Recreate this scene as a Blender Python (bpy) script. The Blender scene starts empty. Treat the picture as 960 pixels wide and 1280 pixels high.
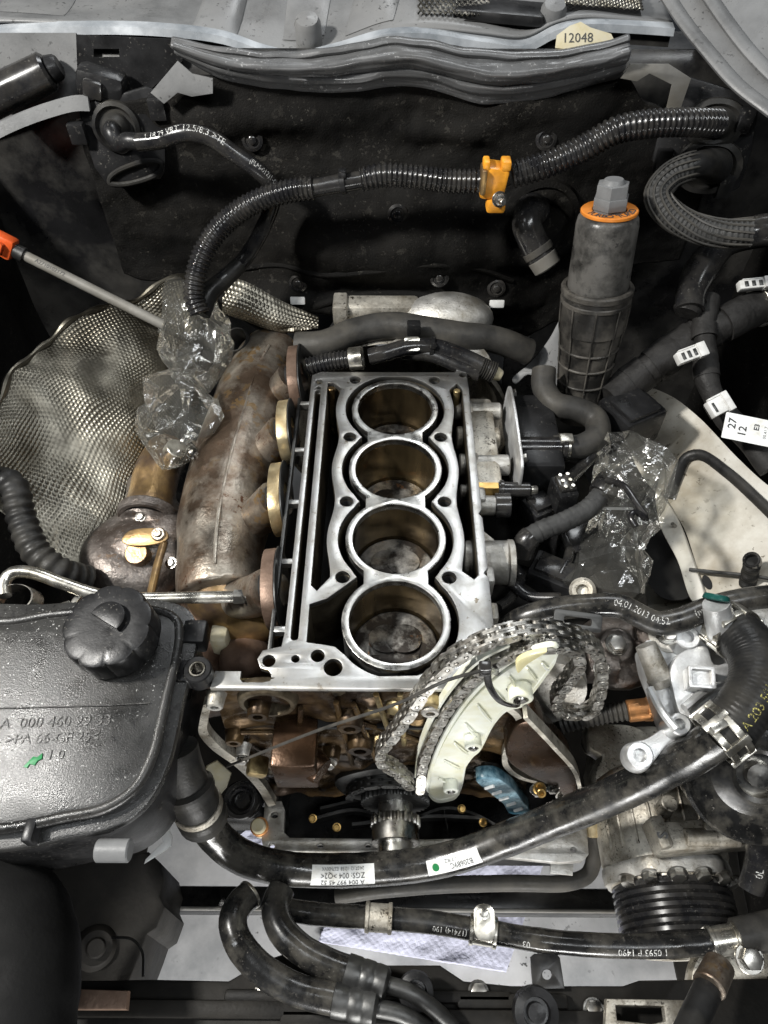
import bpy, bmesh, math, random
from mathutils import Vector, Matrix, noise
random.seed(7)
PI = math.pi
scene = bpy.context.scene
# ---------------------------------------------------------------- camera
CAM_LOC = Vector((-0.0086, -0.3229, 0.5448)); PITCH = math.radians(50.8); YAW = math.radians(0.35); FPX = 900.0
cam = bpy.data.objects.new('camera', bpy.data.cameras.new('camera'))
scene.collection.objects.link(cam)
cam.location = CAM_LOC
cam.rotation_euler = (PI/2 - PITCH, 0, YAW)
cam.data.sensor_fit = 'VERTICAL'; cam.data.sensor_height = 24.0; cam.data.lens = 24.0*FPX/1280
cam.data.clip_start = 0.01; cam.data.clip_end = 60
scene.camera = cam
# ---------------------------------------------------------------- light: a workshop with ceiling tubes and one inspection lamp
w = bpy.data.worlds.new('World'); scene.world = w; w.use_nodes = True
w.node_tree.nodes['Background'].inputs[0].default_value = (0.78, 0.86, 1.0, 1)
w.node_tree.nodes['Background'].inputs[1].default_value = 0.022
def area(name, loc, target, sx, sy, power, col=(1, 1, 1)):
    l = bpy.data.lights.new(name, 'AREA'); l.shape = 'RECTANGLE'; l.size = sx; l.size_y = sy; l.energy = power; l.color = col
    o = bpy.data.objects.new(name, l); scene.collection.objects.link(o); o.location = loc
    o.rotation_euler = (Vector(target) - Vector(loc)).to_track_quat('-Z', 'Y').to_euler()
    return o
area('inspection_lamp', (-0.85, -0.10, 1.00), (0.03, 0.08, -.05), 0.12, 0.09, 26, (1.0, 0.975, 0.93))
area('ceiling_panel', (0.35, 1.75, 2.1), (0.05, 0.1, 0), 1.0, 0.6, 20, (0.95, 0.98, 1.0))
area('ceiling_tube', (0.75, -0.75, 2.0), (0.1, 0.0, -.1), 1.5, 0.10, 19, (0.95, 0.98, 1.0))
area('ceiling_tube', (-1.1, -0.7, 2.0), (0, 0.1, 0), 0.10, 1.6, 10, (0.93, 0.97, 1.0))
area('floor_fill', (0.05, -0.85, -0.30), (0.0, -0.10, -0.78), 0.5, 0.10, 10, (1.0, 0.99, 0.97))  # unseen fill light added low down to brighten the floor
vs = scene.view_settings
vs.view_transform = 'Standard'; vs.look = 'None'; vs.exposure = 0.15; vs.gamma = 1.0
scene.cycles.max_bounces = 8; scene.cycles.transparent_max_bounces = 12
scene.cycles.caustics_reflective = False; scene.cycles.caustics_refractive = False
# ---------------------------------------------------------------- measuring: picture points of the survey photo put on real planes
_fw = Vector((-math.sin(YAW)*math.cos(PITCH), math.cos(YAW)*math.cos(PITCH), -math.sin(PITCH)))
_rt = Vector((math.cos(YAW), math.sin(YAW), 0)); _up = _rt.cross(_fw)
def _ray(x, y): return _fw + _rt*((x-480)/FPX) - _up*((y-640)/FPX)
def Z(x, y, z): v = _ray(x, y); return CAM_LOC + v*((z-CAM_LOC.z)/v.z)
def Y(x, y, Yv): v = _ray(x, y); return CAM_LOC + v*((Yv-CAM_LOC.y)/v.y)
def zs(l): return [Z(*p) for p in l]
def ys(l): return [Y(*p) for p in l]
def dep(p): return (Vector(p)-CAM_LOC).dot(_fw)
def m_(px, p): return px*dep(p)/FPX
# ---------------------------------------------------------------- mesh building
def spline(pts, step=0.004, closed=False):
    pts = [Vector(p) for p in pts]; n = len(pts); out = []
    segs = n if closed else n-1
    for i in range(segs):
        if closed: a, b, c, d = pts[i-1], pts[i], pts[(i+1) % n], pts[(i+2) % n]
        else:
            b, c = pts[i], pts[i+1]
            a = pts[i-1] if i > 0 else b*2-c
            d = pts[i+2] if i+2 < n else c*2-b
        t0 = 0; t1 = t0+max((b-a).length, 1e-6)**.5; t2 = t1+max((c-b).length, 1e-6)**.5; t3 = t2+max((d-c).length, 1e-6)**.5
        k = max(1, int((c-b).length/step+.5))
        for j in range(k):
            t = t1+(t2-t1)*j/k
            A1 = a*((t1-t)/(t1-t0))+b*((t-t0)/(t1-t0)); A2 = b*((t2-t)/(t2-t1))+c*((t-t1)/(t2-t1)); A3 = c*((t3-t)/(t3-t2))+d*((t-t2)/(t3-t2))
            B1 = A1*((t2-t)/(t2-t0))+A2*((t-t0)/(t2-t0)); B2 = A2*((t3-t)/(t3-t1))+A3*((t-t1)/(t3-t1))
            out.append(B1*((t2-t)/(t2-t1))+B2*((t-t1)/(t2-t1)))
    if not closed: out.append(pts[-1].copy())
    return out
def even(pts, step):
    pts = [Vector(p) for p in pts]; L = [0]
    for i in range(1, len(pts)): L.append(L[-1]+(pts[i]-pts[i-1]).length)
    n = max(1, round(L[-1]/step)); out = []; j = 0
    for i in range(n+1):
        s = L[-1]*i/n
        while j < len(L)-2 and L[j+1] < s: j += 1
        t = (s-L[j])/max(L[j+1]-L[j], 1e-9)
        out.append(pts[j].lerp(pts[j+1], min(1, t)))
    return out
def frames(pts):
    n = len(pts); T = []
    for i in range(n):
        t = pts[min(i+1, n-1)]-pts[max(i-1, 0)]; T.append(t.normalized())
    up = Vector((0, 0, 1)) if abs(T[0].z) < .9 else Vector((0, 1, 0))
    N = [(up-T[0]*up.dot(T[0])).normalized()]
    for i in range(1, n):
        q = T[i-1].rotation_difference(T[i]); v = q @ N[-1]; N.append((v-T[i]*v.dot(T[i])).normalized())
    return T, N
def axis_mat(o, z, x=None):
    z = Vector(z).normalized()
    if x is None: x = Vector((1, 0, 0)) if abs(z.x) < .9 else Vector((0, 1, 0))
    x = Vector(x); x = (x-z*x.dot(z)).normalized(); y = z.cross(x)
    m = Matrix((x, y, z)).transposed().to_4x4(); m.translation = Vector(o); return m
class MB:
    def __init__(s): s.v = []; s.f = []
    def add(s, vs, fs, m=None):
        k = len(s.v)
        s.v += [tuple(m @ Vector(p)) for p in vs] if m is not None else [tuple(p) for p in vs]
        s.f += [tuple(i+k for i in f) for f in fs]; return s
    def mesh_in(s, me, m=None):
        s.add([v.co for v in me.vertices], [tuple(p.vertices) for p in me.polygons], m); bpy.data.meshes.remove(me); return s
    def box(s, c, size, m=None, bev=0.0, seg=2):
        bm = bmesh.new(); bmesh.ops.create_cube(bm, size=1)
        for v in bm.verts: v.co = Vector((v.co.x*size[0], v.co.y*size[1], v.co.z*size[2]))
        if bev: bmesh.ops.bevel(bm, geom=bm.edges[:], offset=min(bev, min(size)*.45), segments=seg, affect='EDGES', profile=.5)
        bm.verts.index_update()
        mm = Matrix.Translation(Vector(c)); mm = mm if m is None else mm @ m
        s.add([v.co for v in bm.verts], [[v.index for v in f.verts] for f in bm.faces], mm); bm.free(); return s
    def tube(s, pts, r, n=16, cap=True, rf=None, flat=1.0, closed=False):
        T, N = frames(pts); k = len(s.v); L = 0; m = len(pts)
        for i, p in enumerate(pts):
            if i: L += (pts[i]-pts[i-1]).length
            R = r if rf is None else r*rf(L)
            b = T[i].cross(N[i])
            for j in range(n):
                a = 2*PI*j/n; s.v.append(tuple(p+(N[i]*math.cos(a)*flat+b*math.sin(a))*R))
        for i in range(m-1 if not closed else m):
            i2 = (i+1) % m
            for j in range(n): s.f.append((k+i*n+j, k+i*n+(j+1) % n, k+i2*n+(j+1) % n, k+i2*n+j))
        if cap and not closed:
            s.f.append(tuple(k+j for j in range(n))[::-1]); s.f.append(tuple(k+(m-1)*n+j for j in range(n)))
        return s
    def lathe(s, prof, m=None, n=32, wob=None, cap=False):
        k = len(s.v); vs = []
        for (r, h) in prof:
            for j in range(n):
                a = 2*PI*j/n; R = r if wob is None else r*wob(a, h); vs.append(Vector((R*math.cos(a), R*math.sin(a), h)))
        s.v += [tuple(m @ p) if m is not None else tuple(p) for p in vs]
        for i in range(len(prof)-1):
            for j in range(n): s.f.append((k+i*n+j, k+i*n+(j+1) % n, k+(i+1)*n+(j+1) % n, k+(i+1)*n+j))
        if cap:
            s.f.append(tuple(k+j for j in range(n))[::-1]); s.f.append(tuple(k+(len(prof)-1)*n+j for j in range(n)))
        return s
    def cyl(s, a, b, r, r2=None, n=24, bev=0.0):
        a = Vector(a); b = Vector(b); h = (b-a).length; r2 = r if r2 is None else r2; e = min(bev, h*.4, r*.5)
        prof = [(0.0001, 0), (r-e, 0), (r, e), (r2, h-e), (r2-e, h), (0.0001, h)] if e else [(0.0001, 0), (r, 0), (r2, h), (0.0001, h)]
        return s.lathe(prof, axis_mat(a, b-a), n)
    def ring(s, a, b, ro, ri, n=32, bev=.0006):
        a = Vector(a); b = Vector(b); h = (b-a).length; e = bev
        return s.lathe([(ri, e), (ri+e, 0), (ro-e, 0), (ro, e), (ro, h-e), (ro-e, h), (ri+e, h), (ri, h-e), (ri, e)], axis_mat(a, b-a), n)
    def plate(s, loops, depth, m=None, bev=0.0):
        cu = bpy.data.curves.new('outline', 'CURVE'); cu.dimensions = '2D'; cu.fill_mode = 'BOTH'
        for lp in loops:
            sp = cu.splines.new('POLY'); sp.points.add(len(lp)-1); sp.use_cyclic_u = True
            for q, p in zip(sp.points, lp): q.co = (p[0], p[1], 0, 1)
        cu.extrude = max(1e-5, depth/2-bev); cu.bevel_depth = bev; cu.bevel_resolution = 1; cu.offset = -bev
        ob = bpy.data.objects.new('outline', cu); me = bpy.data.meshes.new_from_object(ob)
        bpy.data.objects.remove(ob); bpy.data.curves.remove(cu)
        return s.mesh_in(me, m)
    def strip(s, pts, wvec, t, closed=False):   # a flat bar: pts swept with half-width vectors wvec[i] and thickness t[i]-vectors
        k = len(s.v); m = len(pts)
        for i, p in enumerate(pts):
            wv = wvec[i] if isinstance(wvec, list) else wvec; tv = t[i] if isinstance(t, list) else t
            for a, b in ((-1, 0), (1, 0), (1, -1), (-1, -1)): s.v.append(tuple(p+wv*a+tv*b))
        for i in range(m if closed else m-1):
            i2 = (i+1) % m
            for j in range(4): s.f.append((k+i*4+j, k+i*4+(j+1) % 4, k+i2*4+(j+1) % 4, k+i2*4+j))
        if not closed: s.f.append((k+3, k+2, k+1, k)); e = k+(m-1)*4; s.f.append((e, e+1, e+2, e+3))
        return s
    def grid(s, nu, nv, fn, thick=None):
        k = len(s.v)
        for i in range(nu+1):
            for j in range(nv+1): s.v.append(tuple(fn(i/nu, j/nv)))
        for i in range(nu):
            for j in range(nv):
                a = k+i*(nv+1)+j; s.f.append((a, a+nv+1, a+nv+2, a+1))
        return s
    def mesh(s, ang=40):
        me = bpy.data.meshes.new('mesh'); me.from_pydata(s.v, [], s.f); me.validate(); me.update()
        bm = bmesh.new(); bm.from_mesh(me); bmesh.ops.remove_doubles(bm, verts=bm.verts, dist=1e-6)
        bmesh.ops.recalc_face_normals(bm, faces=bm.faces); bm.to_mesh(me); bm.free()
        me.shade_smooth(); me.set_sharp_from_angle(angle=math.radians(ang)); return me
    def build(s, name, mt, parent=None, ang=40, solid=0, **kw):
        o = bpy.data.objects.new(name, s.mesh(ang)); o.data.materials.append(mt); o.data.name = name
        scene.collection.objects.link(o)
        if parent: o.parent = parent
        if solid: md = o.modifiers.new('thickness', 'SOLIDIFY'); md.thickness = solid; md.offset = 0
        for a, b in kw.items(): o[a] = b
        return o
def thing(name, label, cat, group=None):
    o = bpy.data.objects.new(name, None); scene.collection.objects.link(o); o.empty_display_size = .02
    o['label'] = label; o['category'] = cat
    if group: o['group'] = group
    return o
def tag(o, label, cat, group=None, kind=None):
    o['label'] = label; o['category'] = cat
    if group: o['group'] = group
    if kind: o['kind'] = kind
    return o
def inst(name, me, parent, m, mt=None):
    o = bpy.data.objects.new(name, me); scene.collection.objects.link(o); o.parent = parent; o.matrix_local = m
    if mt and not me.materials: me.materials.append(mt)
    return o
def text_mesh(txt, size, sx=1.0, bold=0.0, thick=0.0):
    cu = bpy.data.curves.new('lettering', 'FONT'); cu.body = txt; cu.size = size; cu.align_x = 'CENTER'; cu.align_y = 'CENTER'
    cu.offset = bold; cu.extrude = thick; cu.resolution_u = 2
    ob = bpy.data.objects.new('lettering', cu); me = bpy.data.meshes.new_from_object(ob)
    bpy.data.objects.remove(ob); bpy.data.curves.remove(cu)
    for v in me.vertices: v.co.x *= sx
    return me
def lettering(txt, size, m, mt, parent, sx=1.0, bold=0.0, thick=0.0, name='printed_text'):
    mb = MB(); mb.mesh_in(text_mesh(txt, size, sx, bold, thick), m); return mb.build(name, mt, parent)
def casting(mb, name, mt, parent, voxel=.0025, it=4, ang=180):
    o = mb.build(name, MT[mt], parent, 180)
    r = o.modifiers.new('remesh', 'REMESH'); r.mode = 'VOXEL'; r.voxel_size = voxel; r.use_smooth_shade = True
    sm = o.modifiers.new('smooth', 'SMOOTH'); sm.iterations = it; sm.factor = .5; return o
def ball(mb, c, r, s=(1, 1, 1), n=18):
    prof = [(max(1e-4, r*math.sin(PI*k/10)), -r*math.cos(PI*k/10)) for k in range(11)]
    return mb.lathe(prof, Matrix.Translation(Vector(c)) @ Matrix.Diagonal((*s, 1)), n)
class Wrap:     # paints text or a label strip onto a tube
    def __init__(s, pts, r): s.p = pts; s.r = r; s.T, _ = frames(pts); s.L = [0]; [s.L.append(s.L[-1]+(pts[i]-pts[i-1]).length) for i in range(1, len(pts))]
    def at(s, d, ang, facing, off=0):
        d = min(max(d, 0), s.L[-1]-1e-6); i = 0
        lo, hi = 0, len(s.L)-2
        while lo < hi:
            mid = (lo+hi+1)//2
            if s.L[mid] <= d: lo = mid
            else: hi = mid-1
        i = lo; t = (d-s.L[i])/max(s.L[i+1]-s.L[i], 1e-9)
        p = s.p[i].lerp(s.p[i+1], t); T = s.T[i].lerp(s.T[i+1], t).normalized()
        n = (facing-T*facing.dot(T)).normalized(); b = T.cross(n)
        return p+(n*math.cos(ang)+b*math.sin(ang))*(s.r+off)
    def text(s, txt, size, d, mt, parent, facing, ang=0, flip=1, sx=1.0, bold=0, name='printed_text', off=.0003):
        me = text_mesh(txt, size, sx, bold)
        bm = bmesh.new(); bm.from_mesh(me); bmesh.ops.subdivide_edges(bm, edges=[e for e in bm.edges if e.calc_length() > size*.5], cuts=1); bm.to_mesh(me); bm.free()
        for v in me.vertices: v.co = s.at(d+flip*v.co.x, ang-flip*v.co.y/s.r, facing, off)
        mb = MB(); mb.mesh_in(me); return mb.build(name, mt, parent)
    def patch(s, d0, d1, a0, a1, facing, off=.00025, nu=16, nv=10):
        mb = MB(); mb.grid(nu, nv, lambda u, v: s.at(d0+(d1-d0)*u, a0+(a1-a0)*v, facing, off)); return mb
TOCAM = Vector((0, -.6, .8))
def hexagon(r): return [(r*math.cos(PI*k/3), r*math.sin(PI*k/3)) for k in range(6)]
def circ(x, y, r, n=24): return [(x+r*math.cos(2*PI*k/n), y+r*math.sin(2*PI*k/n)) for k in range(n)]
def rrect(x0, y0, x1, y1, r, n=5):
    o = []
    for cx, cy, a in ((x1-r, y1-r, 0), (x0+r, y1-r, 90), (x0+r, y0+r, 180), (x1-r, y0+r, 270)):
        for k in range(n+1): t = math.radians(a+90*k/n); o.append((cx+r*math.cos(t), cy+r*math.sin(t)))
    return o
def smooth2(pts, step=.003): return [(p.x, p.y) for p in spline([Vector((a, b, 0)) for a, b in pts], step, True)]
def lerp(a, b, t): return a+(b-a)*t
def table(pts):
    def f(x):
        if x <= pts[0][0]: return pts[0][1]
        for (a, b), (c, d) in zip(pts, pts[1:]):
            if x <= c: t = (x-a)/(c-a); t = t*t*(3-2*t); return b+(d-b)*t
        return pts[-1][1]
    return f
# ---------------------------------------------------------------- materials
def mat(name, col, rough=.5, metal=0.0, var=.25, scale=30, col2=None, amt2=.5, scale2=12, sharp2=.12, bump=.15, bscale=250, rvar=.15, specks=None, alpha=1.0, coat=0.0, spec=.3, trans=0.0, specks2=None, bdist=.001, stretch=None, wear=0.0):
    m = bpy.data.materials.new(name); m.use_nodes = True; nt = m.node_tree; N = nt.nodes; L = nt.links
    bs = N['Principled BSDF']; tc = N.new('ShaderNodeTexCoord'); oi = N.new('ShaderNodeObjectInfo')
    vm = N.new('ShaderNodeVectorMath'); vm.operation = 'ADD'; L.new(tc.outputs['Object'], vm.inputs[0])
    sc = N.new('ShaderNodeMath'); sc.operation = 'MULTIPLY'; sc.inputs[1].default_value = 3.7; L.new(oi.outputs['Random'], sc.inputs[0]); L.new(sc.outputs[0], vm.inputs[1])
    if stretch:
        ms = N.new('ShaderNodeVectorMath'); ms.operation = 'MULTIPLY'; ms.inputs[1].default_value = stretch; L.new(vm.outputs[0], ms.inputs[0]); vm = ms
    def nz(scl, det=6, rgh=.6):
        n = N.new('ShaderNodeTexNoise'); n.inputs['Scale'].default_value = scl; n.inputs['Detail'].default_value = det; n.inputs['Roughness'].default_value = rgh
        L.new(vm.outputs[0], n.inputs['Vector']); return n.outputs['Fac']
    def ramp(src, a, b, ca=0.0, cb=1.0):
        r = N.new('ShaderNodeMapRange'); r.inputs[1].default_value = a; r.inputs[2].default_value = b; r.inputs[3].default_value = ca; r.inputs[4].default_value = cb
        L.new(src, r.inputs[0]); return r.outputs[0]
    def mix(fac, a, b):
        x = N.new('ShaderNodeMix'); x.data_type = 'RGBA'; L.new(fac, x.inputs[0])
        for i, c in ((6, a), (7, b)):
            if isinstance(c, (tuple, list)): x.inputs[i].default_value = (*c[:3], 1)
            else: L.new(c, x.inputs[i])
        return x.outputs[2]
    n1 = nz(scale)
    lo = tuple(c*(1-var) for c in col); hi = tuple(min(1, c*(1+var)) for c in col)
    c = mix(ramp(n1, .32, .68), lo, hi); r = ramp(n1, .3, .7, max(.03, rough-rvar), min(1, rough+rvar)); rout = r
    if col2:
        f2 = ramp(nz(scale2, 8, .65), .5-amt2*.3+.12-sharp2, .5-amt2*.3+.12+sharp2, 1, 0) if False else ramp(nz(scale2, 8, .65), .62-amt2*.24-sharp2, .62-amt2*.24+sharp2)
        c = mix(f2, c, col2)
    for sp in (specks, specks2):
        if sp:
            scol, sscale, th = sp[:3]
            d = ramp(nz(sscale*.9, 3, .7), .66-th*.16, .69-th*.16); g = ramp(nz(sscale*.10, 4), .44, .62)
            mu = N.new('ShaderNodeMath'); mu.operation = 'MULTIPLY'; L.new(d, mu.inputs[0]); L.new(g, mu.inputs[1]); c = mix(mu.outputs[0], c, scol)
    L.new(c, bs.inputs['Base Color']); L.new(rout, bs.inputs['Roughness'])
    bs.inputs['Metallic'].default_value = metal; bs.inputs['Alpha'].default_value = alpha
    bs.inputs['Specular IOR Level'].default_value = spec
    if wear: L.new(ramp(nz(900, 3), .40+wear*.2-.03, .40+wear*.2+.06), bs.inputs['Alpha'])
    if coat: bs.inputs['Coat Weight'].default_value = coat; bs.inputs['Coat Roughness'].default_value = .12
    if trans: bs.inputs['Transmission Weight'].default_value = trans
    if bump:
        b = N.new('ShaderNodeBump'); b.inputs['Strength'].default_value = bump; b.inputs['Distance'].default_value = bdist
        L.new(nz(bscale, 4), b.inputs['Height']); L.new(b.outputs[0], bs.inputs['Normal'])
    return m
MT = {}
def defm(k, *a, **kw): MT[k] = mat(k, *a, **kw)
defm('machined', (.50, .50, .49), .43, 1, .12, 60, col2=(.36, .35, .325), amt2=.45, scale2=30, sharp2=.08, specks=((.18, .15, .11), 120, .25), bump=.05, bscale=700, rvar=.05)
defm('liner_steel', (.52, .52, .50), .34, 1, .15, 90, col2=(.4, .38, .34), amt2=.3, scale2=40, bump=.05, bscale=600)
defm('bore', (.22, .16, .08), .2, .85, .4, 22, col2=(.035, .026, .017), amt2=.5, scale2=14, bump=.04, bscale=300, stretch=(1, 1, .18))
defm('oily_cast', (.20, .17, .12), .38, .75, .4, 25, col2=(.05, .038, .024), amt2=.6, scale2=14, bump=.5, bscale=220)
defm('brown_cast', (.14, .088, .038), .3, .6, .5, 22, col2=(.022, .014, .009), amt2=.6, scale2=13, bump=.45, bscale=180)
defm('gold_cast', (.44, .35, .18), .36, .75, .4, 25, col2=(.10, .066, .03), amt2=.55, scale2=20, bump=.5, bscale=220)
defm('cast_alu', (.60, .59, .56), .48, .75, .2, 35, col2=(.26, .24, .20), amt2=.45, scale2=22, bump=.5, bscale=420, specks=((.10, .085, .06), 500, .35))
defm('clean_alu', (.74, .75, .75), .42, .7, .14, 40, col2=(.45, .44, .42), amt2=.3, scale2=25, bump=.35, bscale=500)
defm('dirty_alu', (.60, .57, .50), .48, .7, .25, 35, col2=(.26, .23, .18), amt2=.42, scale2=30, bump=.5, bscale=350, specks=((.035, .03, .022), 420, .5), specks2=((.05, .04, .03), 180, .4))
defm('piston', (.26, .25, .23), .42, .6, .45, 70, col2=(.035, .03, .026), amt2=.6, scale2=26, sharp2=.06, bump=.5, bscale=300, specks=((.22, .11, .05), 70, .3))
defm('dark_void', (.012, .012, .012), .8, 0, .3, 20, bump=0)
defm('black_plastic', (.012, .012, .0125), .36, 0, .3, 40, bump=.12, bscale=500, rvar=.14, specks=((.10, .095, .085), 330, .28))
defm('used_pipe', (.011, .011, .011), .24, 0, .4, 30, bump=.15, bscale=200, rvar=.16, col2=(.06, .056, .048), amt2=.34, scale2=45, sharp2=.10, specks=((.14, .13, .115), 320, .12), spec=.45)
defm('black_gloss', (.012, .012, .013), .20, 0, .3, 30, bump=.04, bscale=120, rvar=.14, col2=(.034, .032, .029), amt2=.36, scale2=40, specks=((.11, .105, .095), 380, .22), spec=.5)
defm('rubber', (.016, .016, .016), .42, 0, .35, 40, bump=.25, bscale=400, col2=(.034, .032, .028), amt2=.35, scale2=25, rvar=.16, spec=.2)
defm('rubber_grey', (.034, .033, .031), .5, 0, .3, 35, bump=.3, bscale=350, col2=(.07, .065, .056), amt2=.35, scale2=22, spec=.2)
defm('seal_rubber', (.095, .097, .099), .30, 0, .25, 25, bump=.15, bscale=300, col2=(.10, .10, .10), amt2=.35, scale2=16, specks=((.42, .42, .42), 260, .2), spec=.5)
defm('felt', (.0055, .0053, .005), .75, 0, .4, 14, bump=1.0, bscale=500, col2=(.011, .0102, .009), amt2=.35, scale2=9, spec=.10, specks=((.05, .047, .04), 320, .22), specks2=((.03, .028, .024), 90, .3))
defm('cowl_grey', (.15, .152, .153), .40, 0, .3, 14, bump=.2, bscale=400, col2=(.18, .18, .178), amt2=.35, scale2=10, specks=((.04, .04, .04), 200, .3))
defm('lip_blue', (.40, .42, .44), .3, .2, .2, 20, bump=.08, col2=(.16, .18, .2), amt2=.3)
defm('painted_edge', (.22, .215, .20), .5, .2, .25, 18, bump=.2, col2=(.15, .14, .12), amt2=.45)
defm('cream_paint', (.62, .60, .54), .42, 0, .1, 8, bump=.08, bscale=200, col2=(.36, .32, .25), amt2=.38, scale2=9, specks=((.12, .10, .07), 140, .22))
defm('foil', (.36, .34, .285), .42, 1, .5, 9, bump=.2, bscale=200, col2=(.10, .09, .07), amt2=.55, scale2=7)
defm('cast_iron', (.19, .172, .158), .42, .75, .4, 30, col2=(.085, .066, .055), amt2=.5, scale2=20, bump=1.0, bscale=220, specks=((.34, .30, .27), 300, .3), specks2=((.14, .085, .045), 80, .3))
defm('foil_light', (.46, .45, .41), .40, 1, .4, 12, bump=.2, bscale=200, col2=(.22, .21, .18), amt2=.5, scale2=14)
defm('rust', (.115, .082, .058), .38, .75, .6, 16, col2=(.40, .365, .31), amt2=.48, scale2=13, sharp2=.10, bump=.5, bscale=260, specks=((.10, .05, .03), 160, .4), specks2=((.26, .165, .07), 45, .6))
defm('rust_heat', (.34, .225, .095), .36, .75, .45, 20, col2=(.13, .09, .07), amt2=.5, scale2=14, bump=.3, bscale=220)
defm('rust_dark', (.13, .085, .062), .55, .55, .4, 20, col2=(.24, .17, .13), amt2=.4, scale2=18, bump=.5, bscale=220)
defm('gasket_gold', (.58, .49, .31), .4, .85, .25, 40, col2=(.42, .30, .15), amt2=.45, scale2=30, bump=.3)
defm('brass', (.32, .21, .075), .35, .95, .25, 60, bump=.1)
defm('steel', (.50, .49, .46), .3, 1, .2, 50, col2=(.24, .22, .19), amt2=.35, scale2=35, bump=.1)
defm('chain_steel', (.46, .45, .42), .36, 1, .25, 120, col2=(.22, .20, .17), amt2=.3, scale2=80, bump=.1)
defm('dark_steel', (.08, .08, .078), .42, .8, .3, 40, bump=.2)
defm('tin', (.72, .70, .64), .3, .95, .2, 50, col2=(.4, .37, .3), amt2=.35, scale2=40, bump=.1)
defm('guide_plastic', (.84, .86, .77), .36, 0, .06, 25, col2=(.68, .66, .44), amt2=.22, scale2=18, bump=.10, bscale=60, rvar=.08)
defm('guide_yellow', (.68, .62, .34), .35, 0, .15, 30, bump=.1)
defm('blue_plastic', (.035, .11, .16), .35, 0, .3, 40, col2=(.32, .5, .58), amt2=.3, scale2=60, bump=.15)
defm('orange_plastic', (.80, .34, .03), .38, 0, .2, 40, col2=(.5, .2, .02), amt2=.3, scale2=50, bump=.15)
defm('red_plastic', (.55, .085, .02), .32, 0, .25, 40, bump=.15)
defm('orange_ring', (.60, .20, .03), .5, 0, .15, 60, bump=.05)
defm('filter_plastic', (.030, .029, .027), .38, 0, .4, 34, col2=(.10, .096, .089), amt2=.55, scale2=24, sharp2=.07, bump=.25, bscale=300, specks=((.02, .02, .02), 150, .35))
defm('filter_dark', (.018, .0172, .016), .38, 0, .35, 28, col2=(.10, .092, .08), amt2=.42, scale2=22, bump=.2, bscale=260, specks=((.01, .01, .01), 120, .4))
defm('reservoir', (.017, .017, .0165), .30, 0, .3, 30, bump=.3, bscale=900, col2=(.036, .035, .033), amt2=.45, scale2=12, rvar=.14, specks=((.60, .60, .58), 520, .12), specks2=((.008, .008, .008), 170, .4), spec=.5)  # pale specks put the glints of wet drops into the colour
defm('ink_white', (.55, .55, .53), .6, 0, .25, 400, bump=0, wear=.25)
defm('ink_yellow', (.42, .38, .12), .6, 0, .5, 400, bump=0, wear=.45)
defm('ink_black', (.05, .05, .05), .6, 0, .2, 100, bump=0)
defm('label_white', (.80, .81, .80), .4, 0, .06, 60, bump=.04, col2=(.6, .58, .52), amt2=.2, scale2=60)
defm('label_cream', (.52, .48, .36), .55, 0, .1, 40, bump=.1, col2=(.44, .38, .22), amt2=.35, scale2=40)
defm('sticker_green', (.02, .18, .06), .4, 0, .1, 60, bump=0)
defm('connector_white', (.74, .74, .72), .4, 0, .1, 60, bump=.08, col2=(.45, .44, .42), amt2=.3, scale2=60)
defm('floor_paint', (.62, .62, .62), .45, 0, .16, 12, bump=.08, bscale=150, col2=(.30, .31, .32), amt2=.35, scale2=5, specks=((.12, .12, .12), 60, .25))
defm('towel', (.68, .69, .83), .9, 0, .08, 60, bump=.5, bscale=160, bdist=.004)
defm('braid', (.045, .045, .044), .5, 0, .3, 100, bump=.4, bscale=600, spec=.2)
defm('tape', (.024, .023, .022), .55, 0, .3, 60, bump=.6, bscale=120, bdist=.002, spec=.2)
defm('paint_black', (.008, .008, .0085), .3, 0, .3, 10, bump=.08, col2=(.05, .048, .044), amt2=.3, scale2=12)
defm('grime', (.010, .0095, .0088), .6, .1, .4, 12, bump=.5, bscale=150, col2=(.024, .022, .019), amt2=.35, scale2=10, spec=.15)
defm('copper', (.55, .26, .10), .4, .8, .3, 60, col2=(.3, .16, .08), amt2=.4, scale2=40, bump=.2)
defm('green_cap', (.012, .07, .06), .3, 0, .2, 60, bump=.1)
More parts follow.
